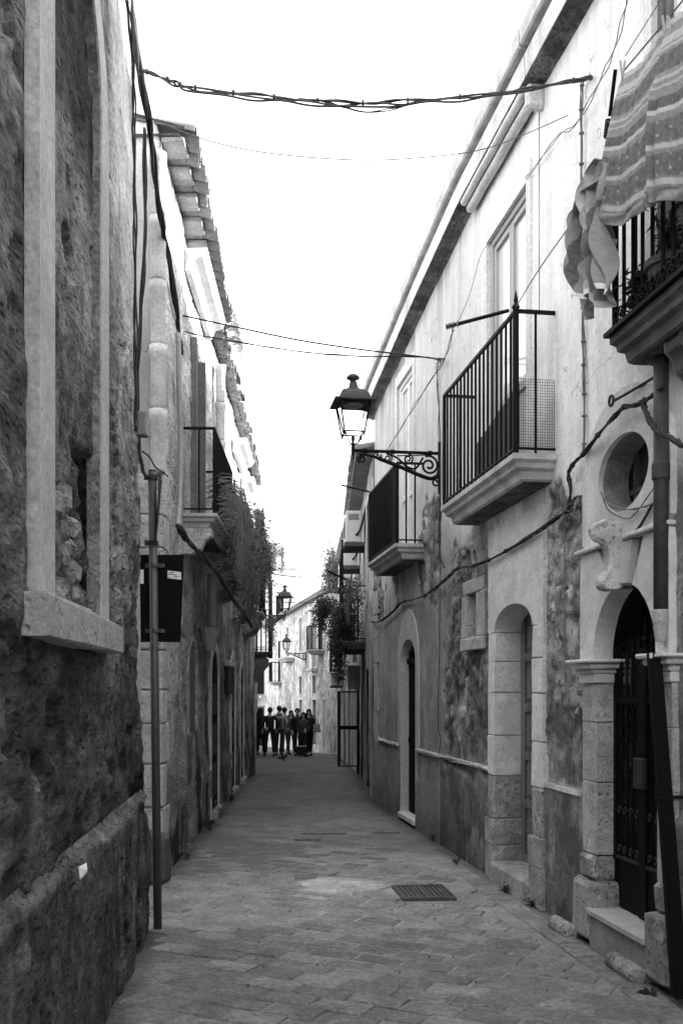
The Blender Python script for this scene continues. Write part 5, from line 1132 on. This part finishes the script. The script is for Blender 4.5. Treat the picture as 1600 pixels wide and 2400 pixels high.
cable('cable', 'clothes line from blanket balcony to the larger balcony arm', [FR.p(1330, 535, .36), FR.p(1260, 635, .34), FR.p(1207, 722, .30)], 1, 0, .0035, n=6, m_=cable_g)
cable('cable', 'clothes line from the grey French window corner to the arm end', [FR.p(1143, 572, .03), FR.p(1125, 600, .2), FR.p(1100, 690, .4), FR.p(1068, 765, .6)], 1, 0, .0035, n=6, m_=cable_g)
cable('cable', 'thin paired wires sloping from the roof to the window corner', [FR.p(1470, 0, .10), FR.p(1440, 110, .08), FR.p(1400, 200, .06), FR.p(1345, 295, .04), FR.p(1305, 320, .03), FR.p(1232, 420, .03)], 2, .012, .0028, n=6, m_=cable_g)
cable('cable', 'hairline vertical wire down the upper white wall beside the grey window', P_([(1262, 262), (1262, 400), (1262, 560), (1263, 735)], .006), 1, 0, .003, n=4, m_=cable_g)
Q_ = lambda l, n: [F2.p(x, y, n) for x, y in l]
cable('cable_bundle', 'thick dark cable bundle draped from the dark house corner to the tiled house', [at(300, -20, 6.4), at(322, 110, 6.44), at(345, 270, 6.6), at(362, 400, 7.2), at(380, 520, 8.0), at(400, 640, 8.6), at(418, 760, 9.2), at(424, 830, 9.4)], 5, .022, .010, twist=2, n=8)
cable('cable_bundle', 'dark cables hugging the corner of the rough house down to a junction box', [F1.p(x, y, .03) for x, y in ((298, 0), (310, 140), (315, 300), (316, 500), (318, 700), (318, 900), (318, 1010))], 3, .012, .006, twist=3, n=6)
cable('cable_bundle', 'tangled cables hanging from junction box to sign post', [at(338, 300, 6.5), at(340, 480, 6.5), at(336, 640, 6.5), at(326, 800, 6.5), at(322, 940, 6.5), at(326, 1050, 6.5), at(332, 1090, 6.5), at(338, 1110, 6.5), at(352, 1121, 6.5)], 4, .012, .006, twist=3, n=7)
cable('cable', 'loose black cable arching from junction box to the quoined corner', [at(334, 1058, 6.5), at(350, 1070, 6.9), at(365, 1095, 7.6), at(385, 1108, 8.2), at(393, 1117, 8.3)], 1, 0, .007, n=7)
cable('conduit', 'pale vertical conduit on the tiled house ending in cables', Q_([(418, 780), (420, 900), (423, 1050), (421, 1180), (416, 1235)], .05), 1, 0, .020, m_=mat('grey_conduit', .33, .7, .15, 8, .05, 50), n=4, seg=9)
cable('cable_bundle', 'heavy cable bundle sloping along the tiled house below the overgrown balconies', Q_([(418, 1236), (440, 1265), (480, 1310), (515, 1352), (545, 1400), (575, 1445), (590, 1470)], .40), 4, .020, .012, twist=2, n=8)
jb = at(333, 1000, 6.5); props(M().box(jb.x - .02, jb.x + .04, 6.44, 6.53, jb.z - .07, jb.z + .09).obj('junction_box', plastic_g, bevel=.008), 'small grey junction box on the corner of the rough house', 'junction box')
jb = FR.p(1352, 1150, .04); t = thing('junction_box', 'broken white junction box with loose wires on the rubble strip', 'junction box', jb); s_, z_ = FR.uv(1352, 1150, .04)
M().fb(FR, s_ - .07, s_ + .03, 0, .05, z_ - .045, z_ + .045).obj('casing', plastic_w, t, bevel=.006)
random.seed(4)
for k in range(6):
    a = random.uniform(0, 6); M().tube(crv([FR.pt(s_ + random.uniform(-.05, .03), .055, z_ - .04), FR.pt(s_ + random.uniform(-.1, .1), .09, z_ - .08 - .03 * k % 3), FR.pt(s_ + random.uniform(-.1, .08), .06, z_ - .12), FR.pt(s_ - .05, .04, z_ - .06 - .02 * k)], 5), .0045, 5).obj('loose_wire', cable_g if k % 2 else cable_m, t)
hk = FR.uv(1470, 935, .02); t = M().tube(crv([FR.pt(hk[0] - .35, .02, hk[1] + .02), FR.pt(hk[0] - .1, .07, hk[1]), FR.pt(hk[0] + .02, .10, hk[1] - .01)], 5), .009, 6).tube(spiral(FR.pt(hk[0] + .05, .10, hk[1]), (FR.dx, FR.dy, 0), (0, 0, 1), .03, .03, .95, 2.2, 16), .008, 6)
props(t.obj('wall_hook', rust_iron, recalc=False), 'iron eye hook holding the cables above the oval window', 'hook')
an_ = FR.p(1036, 842, .03); props(M().tube([FR.p(1028, 840, .0), FR.p(1030, 841, .09)], .010, 6).tube([FR.p(1030, 841, .09), FR.p(1030, 850, .09)], .008, 6).tube([FR.p(1022, 841, .05), FR.p(1042, 841, .05)], .008, 6).obj('wire_anchor', rust_iron, recalc=False), 'small iron anchor where the crossing wires meet the white wall', 'anchor')
# ================================================================== washing on the near balcony
def cloth(name, lab, fn, nu, nv, tone_fn, thick=.002):
    U, V_ = np.meshgrid(np.linspace(0, 1, nu), np.linspace(0, 1, nv), indexing='ij'); P = np.array([[fn(U[i, j], V_[i, j]) for j in range(nv)] for i in range(nu)])
    o = M().grid(P).obj(name, fabricT, smooth=True, recalc=False, tone=tone_fn(U, V_).ravel()); md = o.modifiers.new('thickness', 'SOLIDIFY'); md.thickness = thick; md.offset = 0
    return props(o, lab, 'blanket')
TL, TR, BL, BR = (1458, 176), (1690, -105), (1402, 522), (1690, 430)
def bl1(u, v):
    tx = TL[0] + (TR[0] - TL[0]) * u; ty = TL[1] + (TR[1] - TL[1]) * u; bx_ = BL[0] + (BR[0] - BL[0]) * u; by = BL[1] + (BR[1] - BL[1]) * u
    px = tx + (bx_ - tx) * v; py = ty + (by - ty) * v
    n = .29 + .09 * v; s, z = FR.uv(px, py, n)
    pin = abs(math.sin(math.pi * min(1, u / .42))) if u < .42 else abs(math.sin(math.pi * (u - .42) / .58))
    z -= .045 * pin * (1 - .35 * v) + .02 * v * math.sin(u * 9)
    fold = math.exp(-((u - .42) / .05) ** 2); w = .011 * math.sin(u * 26 + 1.5 * math.sin(v * 3)) * (.25 + .75 * v) + .003 * math.sin(u * 90 + v * 13) + .012 * math.sin(u * 71 + v * 4) * fold + .03 * fold * math.sin(u * 120) * v
    n += w + .03 * math.sin(math.pi * v) + .006 * math.sin(v * 60 + u * 20) * (v > .93)
    return FR.pt(s, n, z)
def tone1(U, V_):
    t = np.full(U.shape, .23); b = V_ * 1.0
    for c, w, val in ((.02, .02, .40), (.115, .022, .40), (.16, .007, .40), (.24, .055, .12), (.33, .012, .38), (.375, .006, .38), (.46, .030, .11), (.505, .012, .44), (.62, .060, .14), (.70, .014, .44), (.80, .060, .14), (.895, .016, .44)): t = np.where(np.abs(b - c) < w, val, t)
    t = np.where((V_ > .55), t * (.95 + .0 * U), t); 
    du = (U * 11) % 1 - .5; dv = (V_ * 14 + .5 * (np.floor(U * 11) % 2)) % 1 - .5
    t = np.where((du ** 2 + dv ** 2 < .012) & (V_ > .55) & (t < .2), .32, t); return t + .06 * (fbm(U * 60, V_ * 60, 5, 2) - .5)
cloth('blanket', 'broad striped blanket with dotted bands pegged over the dark scroll balcony', bl1, 210, 150, tone1)
def bl2(u, v):
    cx = np.interp(v, [0, .12, .35, .7, 1], [1412, 1392, 1382, 1392, 1400]); hw = np.interp(v, [0, .12, .3, .55, .8, 1], [6, 34, 46, 40, 36, 28]); py = 372 + 310 * v
    ph = math.sin(u * math.pi * 5 + .6 * math.sin(v * 4)); px = cx + hw * (2 * u - 1) + 8 * math.sin(u * 9 + v * 5)
    py += 60 * (abs(2 * u - 1) ** 1.5) * (1 - v) * (1 if u < .5 else .2) + 26 * math.sin(u * 12) * v + (36 * (u - .3) * v)
    n = .37 + (.055 * ph + .024 * math.sin(u * 31 + v * 7) + .018 * math.sin(u * 57 - v * 11)) * (.35 + .65 * min(1, v * 2.2)); s, z = FR.uv(px, py, .37); return FR.pt(s, n, z)
def tone2(U, V_):
    t = np.full(U.shape, .25); d = U * 1.3 + V_ * .45
    for c, w, val in ((.25, .05, .38), (.50, .05, .10), (.72, .05, .38), (.95, .06, .11), (1.2, .05, .36)): t = np.where(np.abs(d - c) < w, val, t)
    t = np.where(V_ > .955, .66, t); return t + .05 * (fbm(U * 50, V_ * 50, 6, 2) - .5)
cloth('blanket', 'crumpled striped towel bunched on the line beside the broad blanket', bl2, 200, 170, tone2)
def bl3(u, v):
    px = np.interp(v, [0, .6, 1], [1402, 1388, 1376]) + (30 * (1 - v) ** .8 + 2) * (2 * u - 1) + 5 * math.sin(u * 8 + v * 6); py = 560 + 190 * v - 30 * u * v
    s, z = FR.uv(px, py, .33); return FR.pt(s, .33 + .03 * math.sin(u * 10 + v * 3), z)
cloth('blanket', 'pale fringed cloth hanging to a point below the crumpled towel', bl3, 30, 40, lambda U, V_: .46 + .15 * (np.abs(U - .5) > .4) + .04 * np.sin(V_ * 40))
ln = M().tube([FR.p(1456, 172, .29), FR.p(1700, -120, .29)], .0045, 5).tube([FR.p(1465, 130, .29), FR.p(1560, -20, .29)], .0025, 5); props(ln.obj('clothes_line', cable_g, recalc=False), 'line carrying the broad striped blanket', 'clothes line')
for x, y, lab in ((1458, 165, 'wooden peg at the free corner of the broad blanket'), (1557, 62, 'wooden peg gripping the middle of the broad blanket'), (1572, 66, 'second wooden peg beside the middle peg')):
    c = FR.p(x, y, .30); t = thing('clothes_peg', lab, 'clothes peg', c, 'pegs on the blanket line')
    for k in (-1, 1): M().hexa([c + V((k * a, k * .006, z)) for z, a in ((-.06, .001), (.05, .012)) for a, in ((a,),) for _ in (0,)] * 0 + [c + V((x_, y_, z_)) for z_, sh in ((-.055, .0), (.05, .012 * k)) for x_, y_ in ((-.004 + sh, -.006), (.004 + sh, -.006), (.004 + sh, .006), (-.004 + sh, .006))]).obj('peg_half', mat('peg_wood', .40, .8, .1, 20, .05, 60), t)
ap = M().tube([FR.p(1441, 163, .30), FR.p(1428, 272, .27)], .011, 6); pole = thing('clothes_pole', 'black iron pole wrapped in cord holding the clothes line end', 'clothes pole', FR.p(1428, 272, .27)); ap.obj('arm', iron, pole)
for k in range(6): M().tube(spiral(FR.p(1426 - k * .8, 285 + k * 7, .27), (.9, .3, .1), (0, .5, .85), .020, .020, 1.5, k, 12), .007, 5).obj('cord_wrap', rust_iron, pole)
M().tube([FR.p(1422, 330, .27), FR.p(1411, 372, .35)], .003, 4).obj('cord', rust_iron, pole)

# ================================================================== plants
random.seed(31)
def pot_plant(lab, c, r, h, nl, size, spread, name='potted_plant', pm=None):
    c = V(c); t = thing(name, lab, 'plant', c); M().lathe([(r * .7, 0), (r * .95, h * .8), (r * 1.08, h * .82), (r * 1.08, h), (r * .9, h), (r * .85, h * .9)], c, 14).obj('pot', pm or dark_stone, t, smooth=False)
    st = M(); pts = []
    for k in range(9):
        a = random.uniform(0, 6.28); e = c + V((math.cos(a) * spread * random.random(), math.sin(a) * spread * random.random(), h + random.uniform(.5, 1.0) * spread)); P_c = crv([c + V((0, 0, h * .9)), c.lerp(e, .5) + V((0, 0, h * .6)), e], 4); st.tube(P_c, .004, 4); pts += P_c[3:]
    st.obj('stem', leaf_m, t, recalc=False); leaves(M(), [p + V((random.gauss(0, .03), random.gauss(0, .03), random.gauss(0, .03))) for p in pts for _ in range(nl)], size).obj('foliage', leaf_m, t, recalc=False)
    return t
pot_plant('broad dark planter with ivy leaves behind the scroll railing', FR.pt(FR.sY(5.0), .13, 3.575), .13, .20, 5, .05, .22)
pot_plant('small spiky plant in a pot at the end of the scroll balcony', FR.pt(FR.sY(5.33), .14, 3.575), .05, .14, 6, .06, .13)
def vine(lab, name, F, s0, s1, n0, n1, z0, z1, ns, nl, lm, tm, size, sag, cat='plant', bias=None, lspread=.05):
    t = thing(name, lab, cat, F.pt((s0 + s1) / 2, (n0 + n1) / 2, z0)); st = M(); pts = []
    for k in range(ns):
        s = random.uniform(s0, s1); n = random.uniform(n0, n1) * .6 + n0 * .4; z = random.uniform((z0 + z1) / 2, z1); P_c = []; a = random.uniform(-1, 1); L_ = random.uniform(.4, 1.0) * sag
        for i in range(7):
            q = i / 6; P_c.append(V(F.pt(s + a * q * L_ * .8, min(n1, n + (n1 - n) * math.sin(q * 2.2)), max(z0, z + .25 * L_ * math.sin(q * 2.6) - L_ * q * q))) + V((random.gauss(0, .012), random.gauss(0, .012), random.gauss(0, .012))))
        st.tube(P_c, [.005 - .0005 * i for i in range(7)], 3, False); pts += P_c
    st.obj('stems', tm, t, recalc=False, kind='stuff')
    if nl: leaves(M(), [random.choice(pts) + V((random.gauss(0, lspread), random.gauss(0, lspread), random.gauss(0, lspread))) for _ in range(nl)], size).obj('foliage', lm, t, recalc=False, kind='stuff')
    return t
vine('tangled dry creeper spilling over the balcony behind the sign post', 'creeper', F2, A0 + .2, A0 + 2.3, .12, .55, 2.75, 3.75, 300, 450, leaf_dry, twig_m, .04, .9)
vine('dense dark creeper hanging beyond the balcony behind the sign post', 'creeper', F2, A0 + 1.2, A0 + 4.2, .10, .50, 2.5, 3.5, 260, 1100, leaf_m, twig_m, .06, .8)
vine('leafy climber on the further balconies of the tiled house', 'creeper', F2, A0 + 4.0, A0 + 8.0, .08, .50, 2.9, 4.3, 200, 1200, leaf_m, twig_m, .07, .7)
vine('sparse climber on the heavy railed balcony', 'creeper', F5, F5.sY(22.4), F5.sY(24.2), .3, .5, 2.3, 3.4, 40, 600, leaf_m, twig_m, .05, .8)
vine('weeds sprouting along the tiled eave of the long house', 'roof_weeds', F2, F2.sY(13.0), F2.sY(18.6), .02, .16, 5.9, 6.12, 80, 300, leaf_dry, twig_m, .035, .3, lspread=.02)
vine('tuft of weeds at the broken end of the tile row', 'roof_weeds', F2, F2.sY(11.6), F2.sY(12.9), .1, .34, 5.9, 6.18, 60, 380, leaf_dry, twig_m, .03, .28, lspread=.02)
vine('mass of dark plants overflowing the balcony of the grey house', 'balcony_plants', F3, F3.sY(16.9), F3.sY(19.6), .12, .50, 1.8, 3.10, 150, 6500, leaf_dark, leaf_dark, .065, .8, lspread=.06)
vine('dark bushy plant leaning out at the balcony end above the grille', 'balcony_plants', F3, F3.sY(18.9), F3.sY(19.8), .45, .80, 2.75, 3.4, 50, 1300, leaf_dark, leaf_dark, .07, .5, lspread=.07)
vine('thin sprigs against the white downpipe', 'balcony_plants', F3, F3.sY(15.8), F3.sY(17.2), .05, .35, 2.7, 3.4, 60, 600, leaf_m, twig_m, .06, .6)
vine('shrubs growing from the tiles of the low stained house', 'roof_weeds', F3b, F3b.sY(27), F3b.sY(36), .0, .4, 5.1, 5.6, 80, 2600, leaf_m, twig_m, .09, .4, lspread=.12)
vine('hanging tuft of dry plants on the chimney', 'roof_weeds', F5, F5.sY(26.2), F5.sY(27.2), .5, .8, 4.9, 5.6, 40, 420, leaf_m, twig_m, .06, .7)
def weed(lab, p, r, n, size, m_=None):
    t = M(); p = V(p)
    for k in range(n):
        a = random.uniform(0, 6.28); e = p + V((math.cos(a) * r * random.random(), math.sin(a) * r * random.random() * 1.6, r * random.uniform(.3, 1.2))); t.tube([p, p.lerp(e, .5) + V((0, 0, r * .2)), e], .0025, 3, False); leaves(t, [e, p.lerp(e, .6)], size)
    props(t.obj('weed', m_ or leaf_m, recalc=False), lab, 'weed')
weed('dark weed at the foot of the grey cement wall', FR.pt(FR.sY(10.4), .03, 0), .07, 18, .028, leaf_dark)
weed('low weed beside the peeling dado near the wood door', FR.pt(FR.sY(9.0), .16, 0.01), .05, 14, .026, leaf_dark)
weed('weeds growing under the stone step of the wood door', FR.pt(FR.sY(7.75), .11, 0), .06, 30, .026, leaf_dark)
weed('weed in the crack before the narrow plinth by the wood door', FR.pt(FR.sY(7.25), .07, 0), .05, 24, .024, leaf_dark)
for k, Y in enumerate((9.3, 11.2, 12.6, 14.1)): weed('dry weed clump %s along the foot of the tiled house' % ('by the quoins', 'below the niche', 'at the first arched door', 'at the barred window')[k], F2.pt(F2.sY(Y), .09, 0), .13, 22, .05, leaf_dark if k % 2 else leaf_dry)
p = gp(1522, 2338); m = M()
for k in range(5): a = k * 1.2; leaves(m, [p + V((0, 0, .02))] * 2, .07)
props(m.obj('fallen_leaf', leaf_dark, recalc=False), 'curled dead leaf on the paving near the black leaning post', 'leaf')
lit = M()
for k in range(60):
    x, y = random.uniform(560, 1330), random.uniform(1960, 2330); q = gp(x, y)
    if q.x > wall_x_right(q.y) - .05 or q.x < wall_x_left(q.y) + .08: continue
    a = random.uniform(.003, .009); lit.add([q + V((-a, -a * .5, .014)), q + V((a, -a * .4, .016)), q + V((a * .6, a, .026)), q + V((-a, a * .7, .016))], [(0, 1, 2, 3)])
props(lit.obj('street_litter', leaf_dark, recalc=False), 'scattered crumbs of dead leaf and grit on the paving', 'litter', kind='stuff')

# ================================================================== people
PI = math.pi
def skinned(name, pts, edges, rad, material, parent, sub=1):
    a = np.array(pts, float); org = WORG[parent.name]; yaw = parent['yaw_']; rot = Matrix.Rotation(yaw, 3, 'Z')
    me = bpy.data.meshes.new(name); me.from_pydata([tuple(rot @ Vector(p)) for p in a], edges, []); me.materials.append(material)
    o = bpy.data.objects.new(name, me); link(o, parent, tuple(org)); md = o.modifiers.new('skin', 'SKIN'); md.use_smooth_shade = True
    for i, r in enumerate(rad):
        sv = me.skin_vertices[0].data[i]; sv.radius = (r, r) if not isinstance(r, tuple) else r; sv.use_root = (i == 0)
    if sub: o.modifiers.new('sub', 'SUBSURF').levels = sub; o.modifiers[-1].render_levels = sub
    return o
def person(lab, px, Y, h, yaw, coat, trous, hairlong=False, arms=None, stride=.0, hood=False, wide=1.0, long_coat=0., turn=0., scarf=None):
    X = (px - CXP) / FPX * Y; t = thing('person', lab, 'person', (X, Y, ground_z(Y) + .015), 'people standing and walking in the street'); t['yaw_'] = yaw; k = h / 1.70
    S = lambda l: [(x * k * wide, y * k, z * k) for x, y, z in l]
    ar = arms or ((-.20, .01, 1.12, -.205, -.06, .89), (.20, .01, 1.12, .205, -.06, .89))
    tx = .035 * math.sin(turn); pts = [(0, 0, .95), (0, 0, 1.12), (0, .01, 1.30), (0, .005, 1.42), (tx * .2, -.005, 1.485), (tx * .5, -.018, 1.54), (tx, -.012, 1.605), (tx, .0, 1.665), (tx + .10 * math.sin(turn), -.098 * math.cos(turn), 1.585)]
    ed = [(0, 1), (1, 2), (2, 3), (3, 4), (4, 5), (5, 6), (6, 7), (5, 8)]; rd = [(.125, .10), (.115, .09), (.13, .09), (.065, .055), .050, (.054, .060), (.072, .085), (.055, .065), .011]
    for sgn, (ex, ey, ez, wx, wy, wz), st in ((-1, ar[0], stride), (1, ar[1], -stride)):
        b = len(pts); hx = wx + .012 * sgn
        pts += [(sgn * .145, .01, 1.365), (ex, ey, ez), (wx, wy, wz), (hx, wy - .02, wz - .07)]; ed += [(2, b), (b, b + 1), (b + 1, b + 2), (b + 2, b + 3)]; rd += [.050, .040, .027, (.034, .017)]
        for q in range(4):
            f = len(pts); pts += [(hx + (q - 1.5) * .019, wy - .03, wz - .12), (hx + (q - 1.5) * .020, wy - .045, wz - .155 + .008 * abs(q - 1.3))]; ed += [(b + 3, f), (f, f + 1)]; rd += [.009, .007]
        f = len(pts); pts += [(hx - sgn * .045, wy - .045, wz - .08), (hx - sgn * .05, wy - .06, wz - .115)]; ed += [(b + 2, f), (f, f + 1)]; rd += [.010, .008]
        b = len(pts); pts += [(sgn * .09, 0, .90), (sgn * .095, -.02 + st * .5, .50), (sgn * .10, .02 + st, .09), (sgn * .11, -.12 + st, .035)]; ed += [(0, b), (b, b + 1), (b + 1, b + 2), (b + 2, b + 3)]; rd += [.082, .056, .04, (.04, .03)]
    skinned('body', S(pts), ed, [tuple(x * k for x in r) if isinstance(r, tuple) else r * k for r in rd], skin_m, t)
    z0 = .82 - long_coat; cp = [(0, 0, z0), (0, 0, 1.02), (0, 0, 1.18), (0, .01, 1.32), (0, .008, 1.425)]; ce = [(0, 1), (1, 2), (2, 3), (3, 4)]; cr_ = [(.175 + .1 * long_coat, .14), (.165, .13), (.155, .122), (.155, .115), .070]
    for sgn, (ex, ey, ez, wx, wy, wz) in ((-1, ar[0]), (1, ar[1])):
        b = len(cp); cp += [(sgn * .15, .01, 1.36), (ex, ey, ez), (wx, wy, wz + .02)]; ce += [(3, b), (b, b + 1), (b + 1, b + 2)]; cr_ += [.066, .056, .045]
    skinned('jacket', S(cp), ce, cr_, coat, t)
    tp2 = [(0, 0, 1.0)]; te = []; tr = [(.135, .11)]
    for sgn, st in ((-1, stride), (1, -stride)):
        b = len(tp2); tp2 += [(sgn * .085, 0, .84), (sgn * .095, -.02 + st * .5, .50), (sgn * .10, .02 + st, .10)]; te += [(0, b), (b, b + 1), (b + 1, b + 2)]; tr += [.10, .078, .062]
    skinned('trousers', S(tp2), te, tr, trous, t)
    for sgn, st in ((-1, stride), (1, -stride)): skinned('shoe', S([(sgn * .10, .04 + st, .05), (sgn * .105, -.05 + st, .045), (sgn * .11, -.15 + st, .03)]), [(0, 1), (1, 2)], [.052, .05, .04], cloth_dark, t)
    # hair: a cap over the skull, open at the face, longer behind
    rot = Matrix.Rotation(yaw, 3, 'Z'); rows = []
    for a_i in range(21):
        a = -PI + 2 * PI * a_i / 20 + turn; f = .5 + .5 * math.cos(a - turn); low = .62 * f ** 3 - (.55 if not hairlong else .60) * (1 - f) - .1; row = []
        for e_i in range(7):
            e = math.pi / 2 - (math.pi / 2 - low) * e_i / 6; rr = 1 + .05 * math.sin(a * 7 + e * 5); row.append(rot @ (Vector((tx + .080 * rr * math.cos(e) * math.sin(a), -.002 - .096 * rr * math.cos(e) * math.cos(a), 1.606 + .098 * rr * math.sin(e))) * k) + WORG[t.name])
        if hairlong:
            for q in (1, 2, 3): g = row[6].copy(); back = (1 - f) ** .6; row.append(g + rot @ Vector((.02 * math.sin(a) * q * k, .012 * q, -.095 * q * back * k)))
        rows.append(row)
    hm = M().grid(rows).obj('hair', hair_m, t, smooth=True, recalc=False); sd = hm.modifiers.new('thickness', 'SOLIDIFY'); sd.thickness = .012
    if hood: skinned('hood', S([(-.09, .05, 1.44), (0, .09, 1.43), (.09, .05, 1.44)]), [(0, 1), (1, 2)], [.042, .055, .042], coat, t)
    if scarf: skinned('scarf', S([(-.06, .02, 1.45), (0, -.06, 1.44), (.06, .02, 1.45), (0, .06, 1.46), (.03, -.10, 1.34), (.04, -.12, 1.20)]), [(0, 1), (1, 2), (2, 3), (3, 0), (1, 4), (4, 5)], [.035, .035, .035, .035, .03, .03], scarf, t)
    for sx_ in (-.028, .028):
        q = Matrix.Rotation(turn, 3, 'Z') @ Vector((sx_, -.086, 0)); e = rot @ (Vector((tx + q.x, q.y - .01, 1.612)) * k); M().lathe([(.002, -.006), (.009, 0), (.002, .006)], WORG[t.name] + e, 6).obj('eye', hair_m, t)
    return t
bent = lambda s_: (s_ * .235, .05, 1.12, s_ * .10, -.16, 1.08)
pock = lambda s_: (s_ * .25, .06, 1.13, s_ * .19, -.03, .93)
down = lambda s_: (s_ * .20, .01, 1.12, s_ * .205, -.06, .89)
pA = person('person in a long black coat half hidden by the dark wall end', 611, 35.2, 1.70, PI * .9, cloth_dark, cloth_dark, long_coat=.25, hairlong=True, turn=.4, wide=1.2)
pB = person('person in a bulky black coat with legs apart, back to us', 632, 34.0, 1.68, PI + .35, cloth_dark, cloth_dark, stride=.07, wide=1.3, arms=(pock(-1), pock(1)), turn=-.5)
pC = person('person in a pale hooded top carrying a small backpack', 655, 34.3, 1.74, PI, cloth_light, mat('denim', .03, .95, .3, 14, .1, 60), hood=True, stride=.10, arms=(pock(-1), pock(1)), turn=.3, wide=1.1)
pD = person('person in dark jacket just behind the pale hooded top', 667, 35.4, 1.72, PI - .4, mat('grey_cloth', .09, .95, .25, 12., .1, 60.), cloth_mid, stride=-.12, turn=.2)
pE = person('person in dark clothes with pale face seen between others', 682, 37.4, 1.64, .3, cloth_dark, cloth_mid, hairlong=True, stride=.14, arms=(bent(-1), down(1)))
pF = person('person in dark jacket and scarf standing beside the walking woman', 697, 34.5, 1.66, .25, cloth_dark, cloth_dark, stride=-.08, arms=(down(-1), bent(1)), scarf=cloth_mid, turn=-.3)
pG = person('small person in dark patterned coat walking toward us', 711, 33.4, 1.50, -.15, mat('patterned_cloth', .035, .95, .8, 14, .1, 60), cloth_dark, hairlong=True, stride=.20, long_coat=.12, arms=(down(-1), bent(1)))
pH = person('long haired person in black with a tan shoulder bag', 724, 33.9, 1.62, .3, cloth_dark, cloth_dark, hairlong=True, stride=-.16, arms=(bent(-1), pock(1)), turn=-.2)
c = Vector(WORG[pC.name]); bp = M().hexa([c + V((x * .9, y, z)) for z, f in ((1.00, 1), (1.32, .86)) for x, y in ((-.12 * f, -.145), (.12 * f, -.145), (.12 * f, -.25), (-.12 * f, -.25))]); props(bp.obj('backpack', cloth_mid, bevel=.03), 'small grey backpack on the pale hooded top', 'backpack')
c = Vector(WORG[pH.name]); bg_ = thing('shoulder_bag', 'tan shoulder bag on the long haired person in black', 'bag', c + V((.26, -.05, .85)))
M().hexa([c + V((x, y, z)) for z, f in ((.82, 1.25), (1.12, .8)) for x, y in ((.27 - .12 * f, -.10), (.27 + .12 * f, -.10), (.27 + .12 * f, .02), (.27 - .12 * f, .02))]).obj('pouch', mat('tan_leather', .22, .6, .15, 20, .1, 60), bg_, bevel=.02)
M().tube(crv([c + V((.20, -.05, 1.10)), c + V((.14, -.02, 1.42)), c + V((.22, .05, 1.30)), c + V((.32, .0, 1.10))], 5), .012, 5).obj('strap', cloth_dark, bg_)
c = Vector(WORG[pG.name]) + V((-.06, -.32, 0)); dg = thing('shopping_bag', 'dark shopping bag with pale rim carried low by the small walking person', 'bag', c)
M().hexa([c + V((x, y, z)) for z, f in ((.06, .85), (.34, 1)) for x, y in ((-.19 * f, -.09), (.19 * f, -.09), (.19 * f, .09), (-.19 * f, .09))]).obj('sack', cloth_dark, dg, bevel=.02)
M().hexa([c + V((x, y, z)) for z in (.345, .39) for x, y in ((-.18, -.085), (.18, -.085), (.18, .085), (-.18, .085))]).obj('rim', cloth_light, dg, bevel=.01)
M().tube(crv([c + V((-.1, 0, .38)), c + V((-.02, .1, .62)), c + V((.10, 0, .38))], 5), .012, 5).obj('handle', cloth_dark, dg)
# pigeon
b = gp(664, 1787); b.z += .01; pg = thing('pigeon', 'dark pigeon standing on the paving before the group of people', 'pigeon', b); pg['yaw_'] = 1.2
skinned('body', [(0, 0, .15), (0, -.06, .17), (0, -.10, .21), (0, -.115, .255), (0, -.15, .25), (0, .08, .12), (0, .18, .10), (.03, 0, .10), (.03, -.01, .02), (.03, -.05, .012), (-.03, 0, .10), (-.03, -.01, .02), (-.03, -.05, .012)], [(0, 1), (1, 2), (2, 3), (3, 4), (0, 5), (5, 6), (0, 7), (7, 8), (8, 9), (0, 10), (10, 11), (11, 12)], [(.075, .07), .06, .035, .032, .008, .05, (.045, .012), .025, .007, .006, .025, .007, .006], cloth_mid, pg)
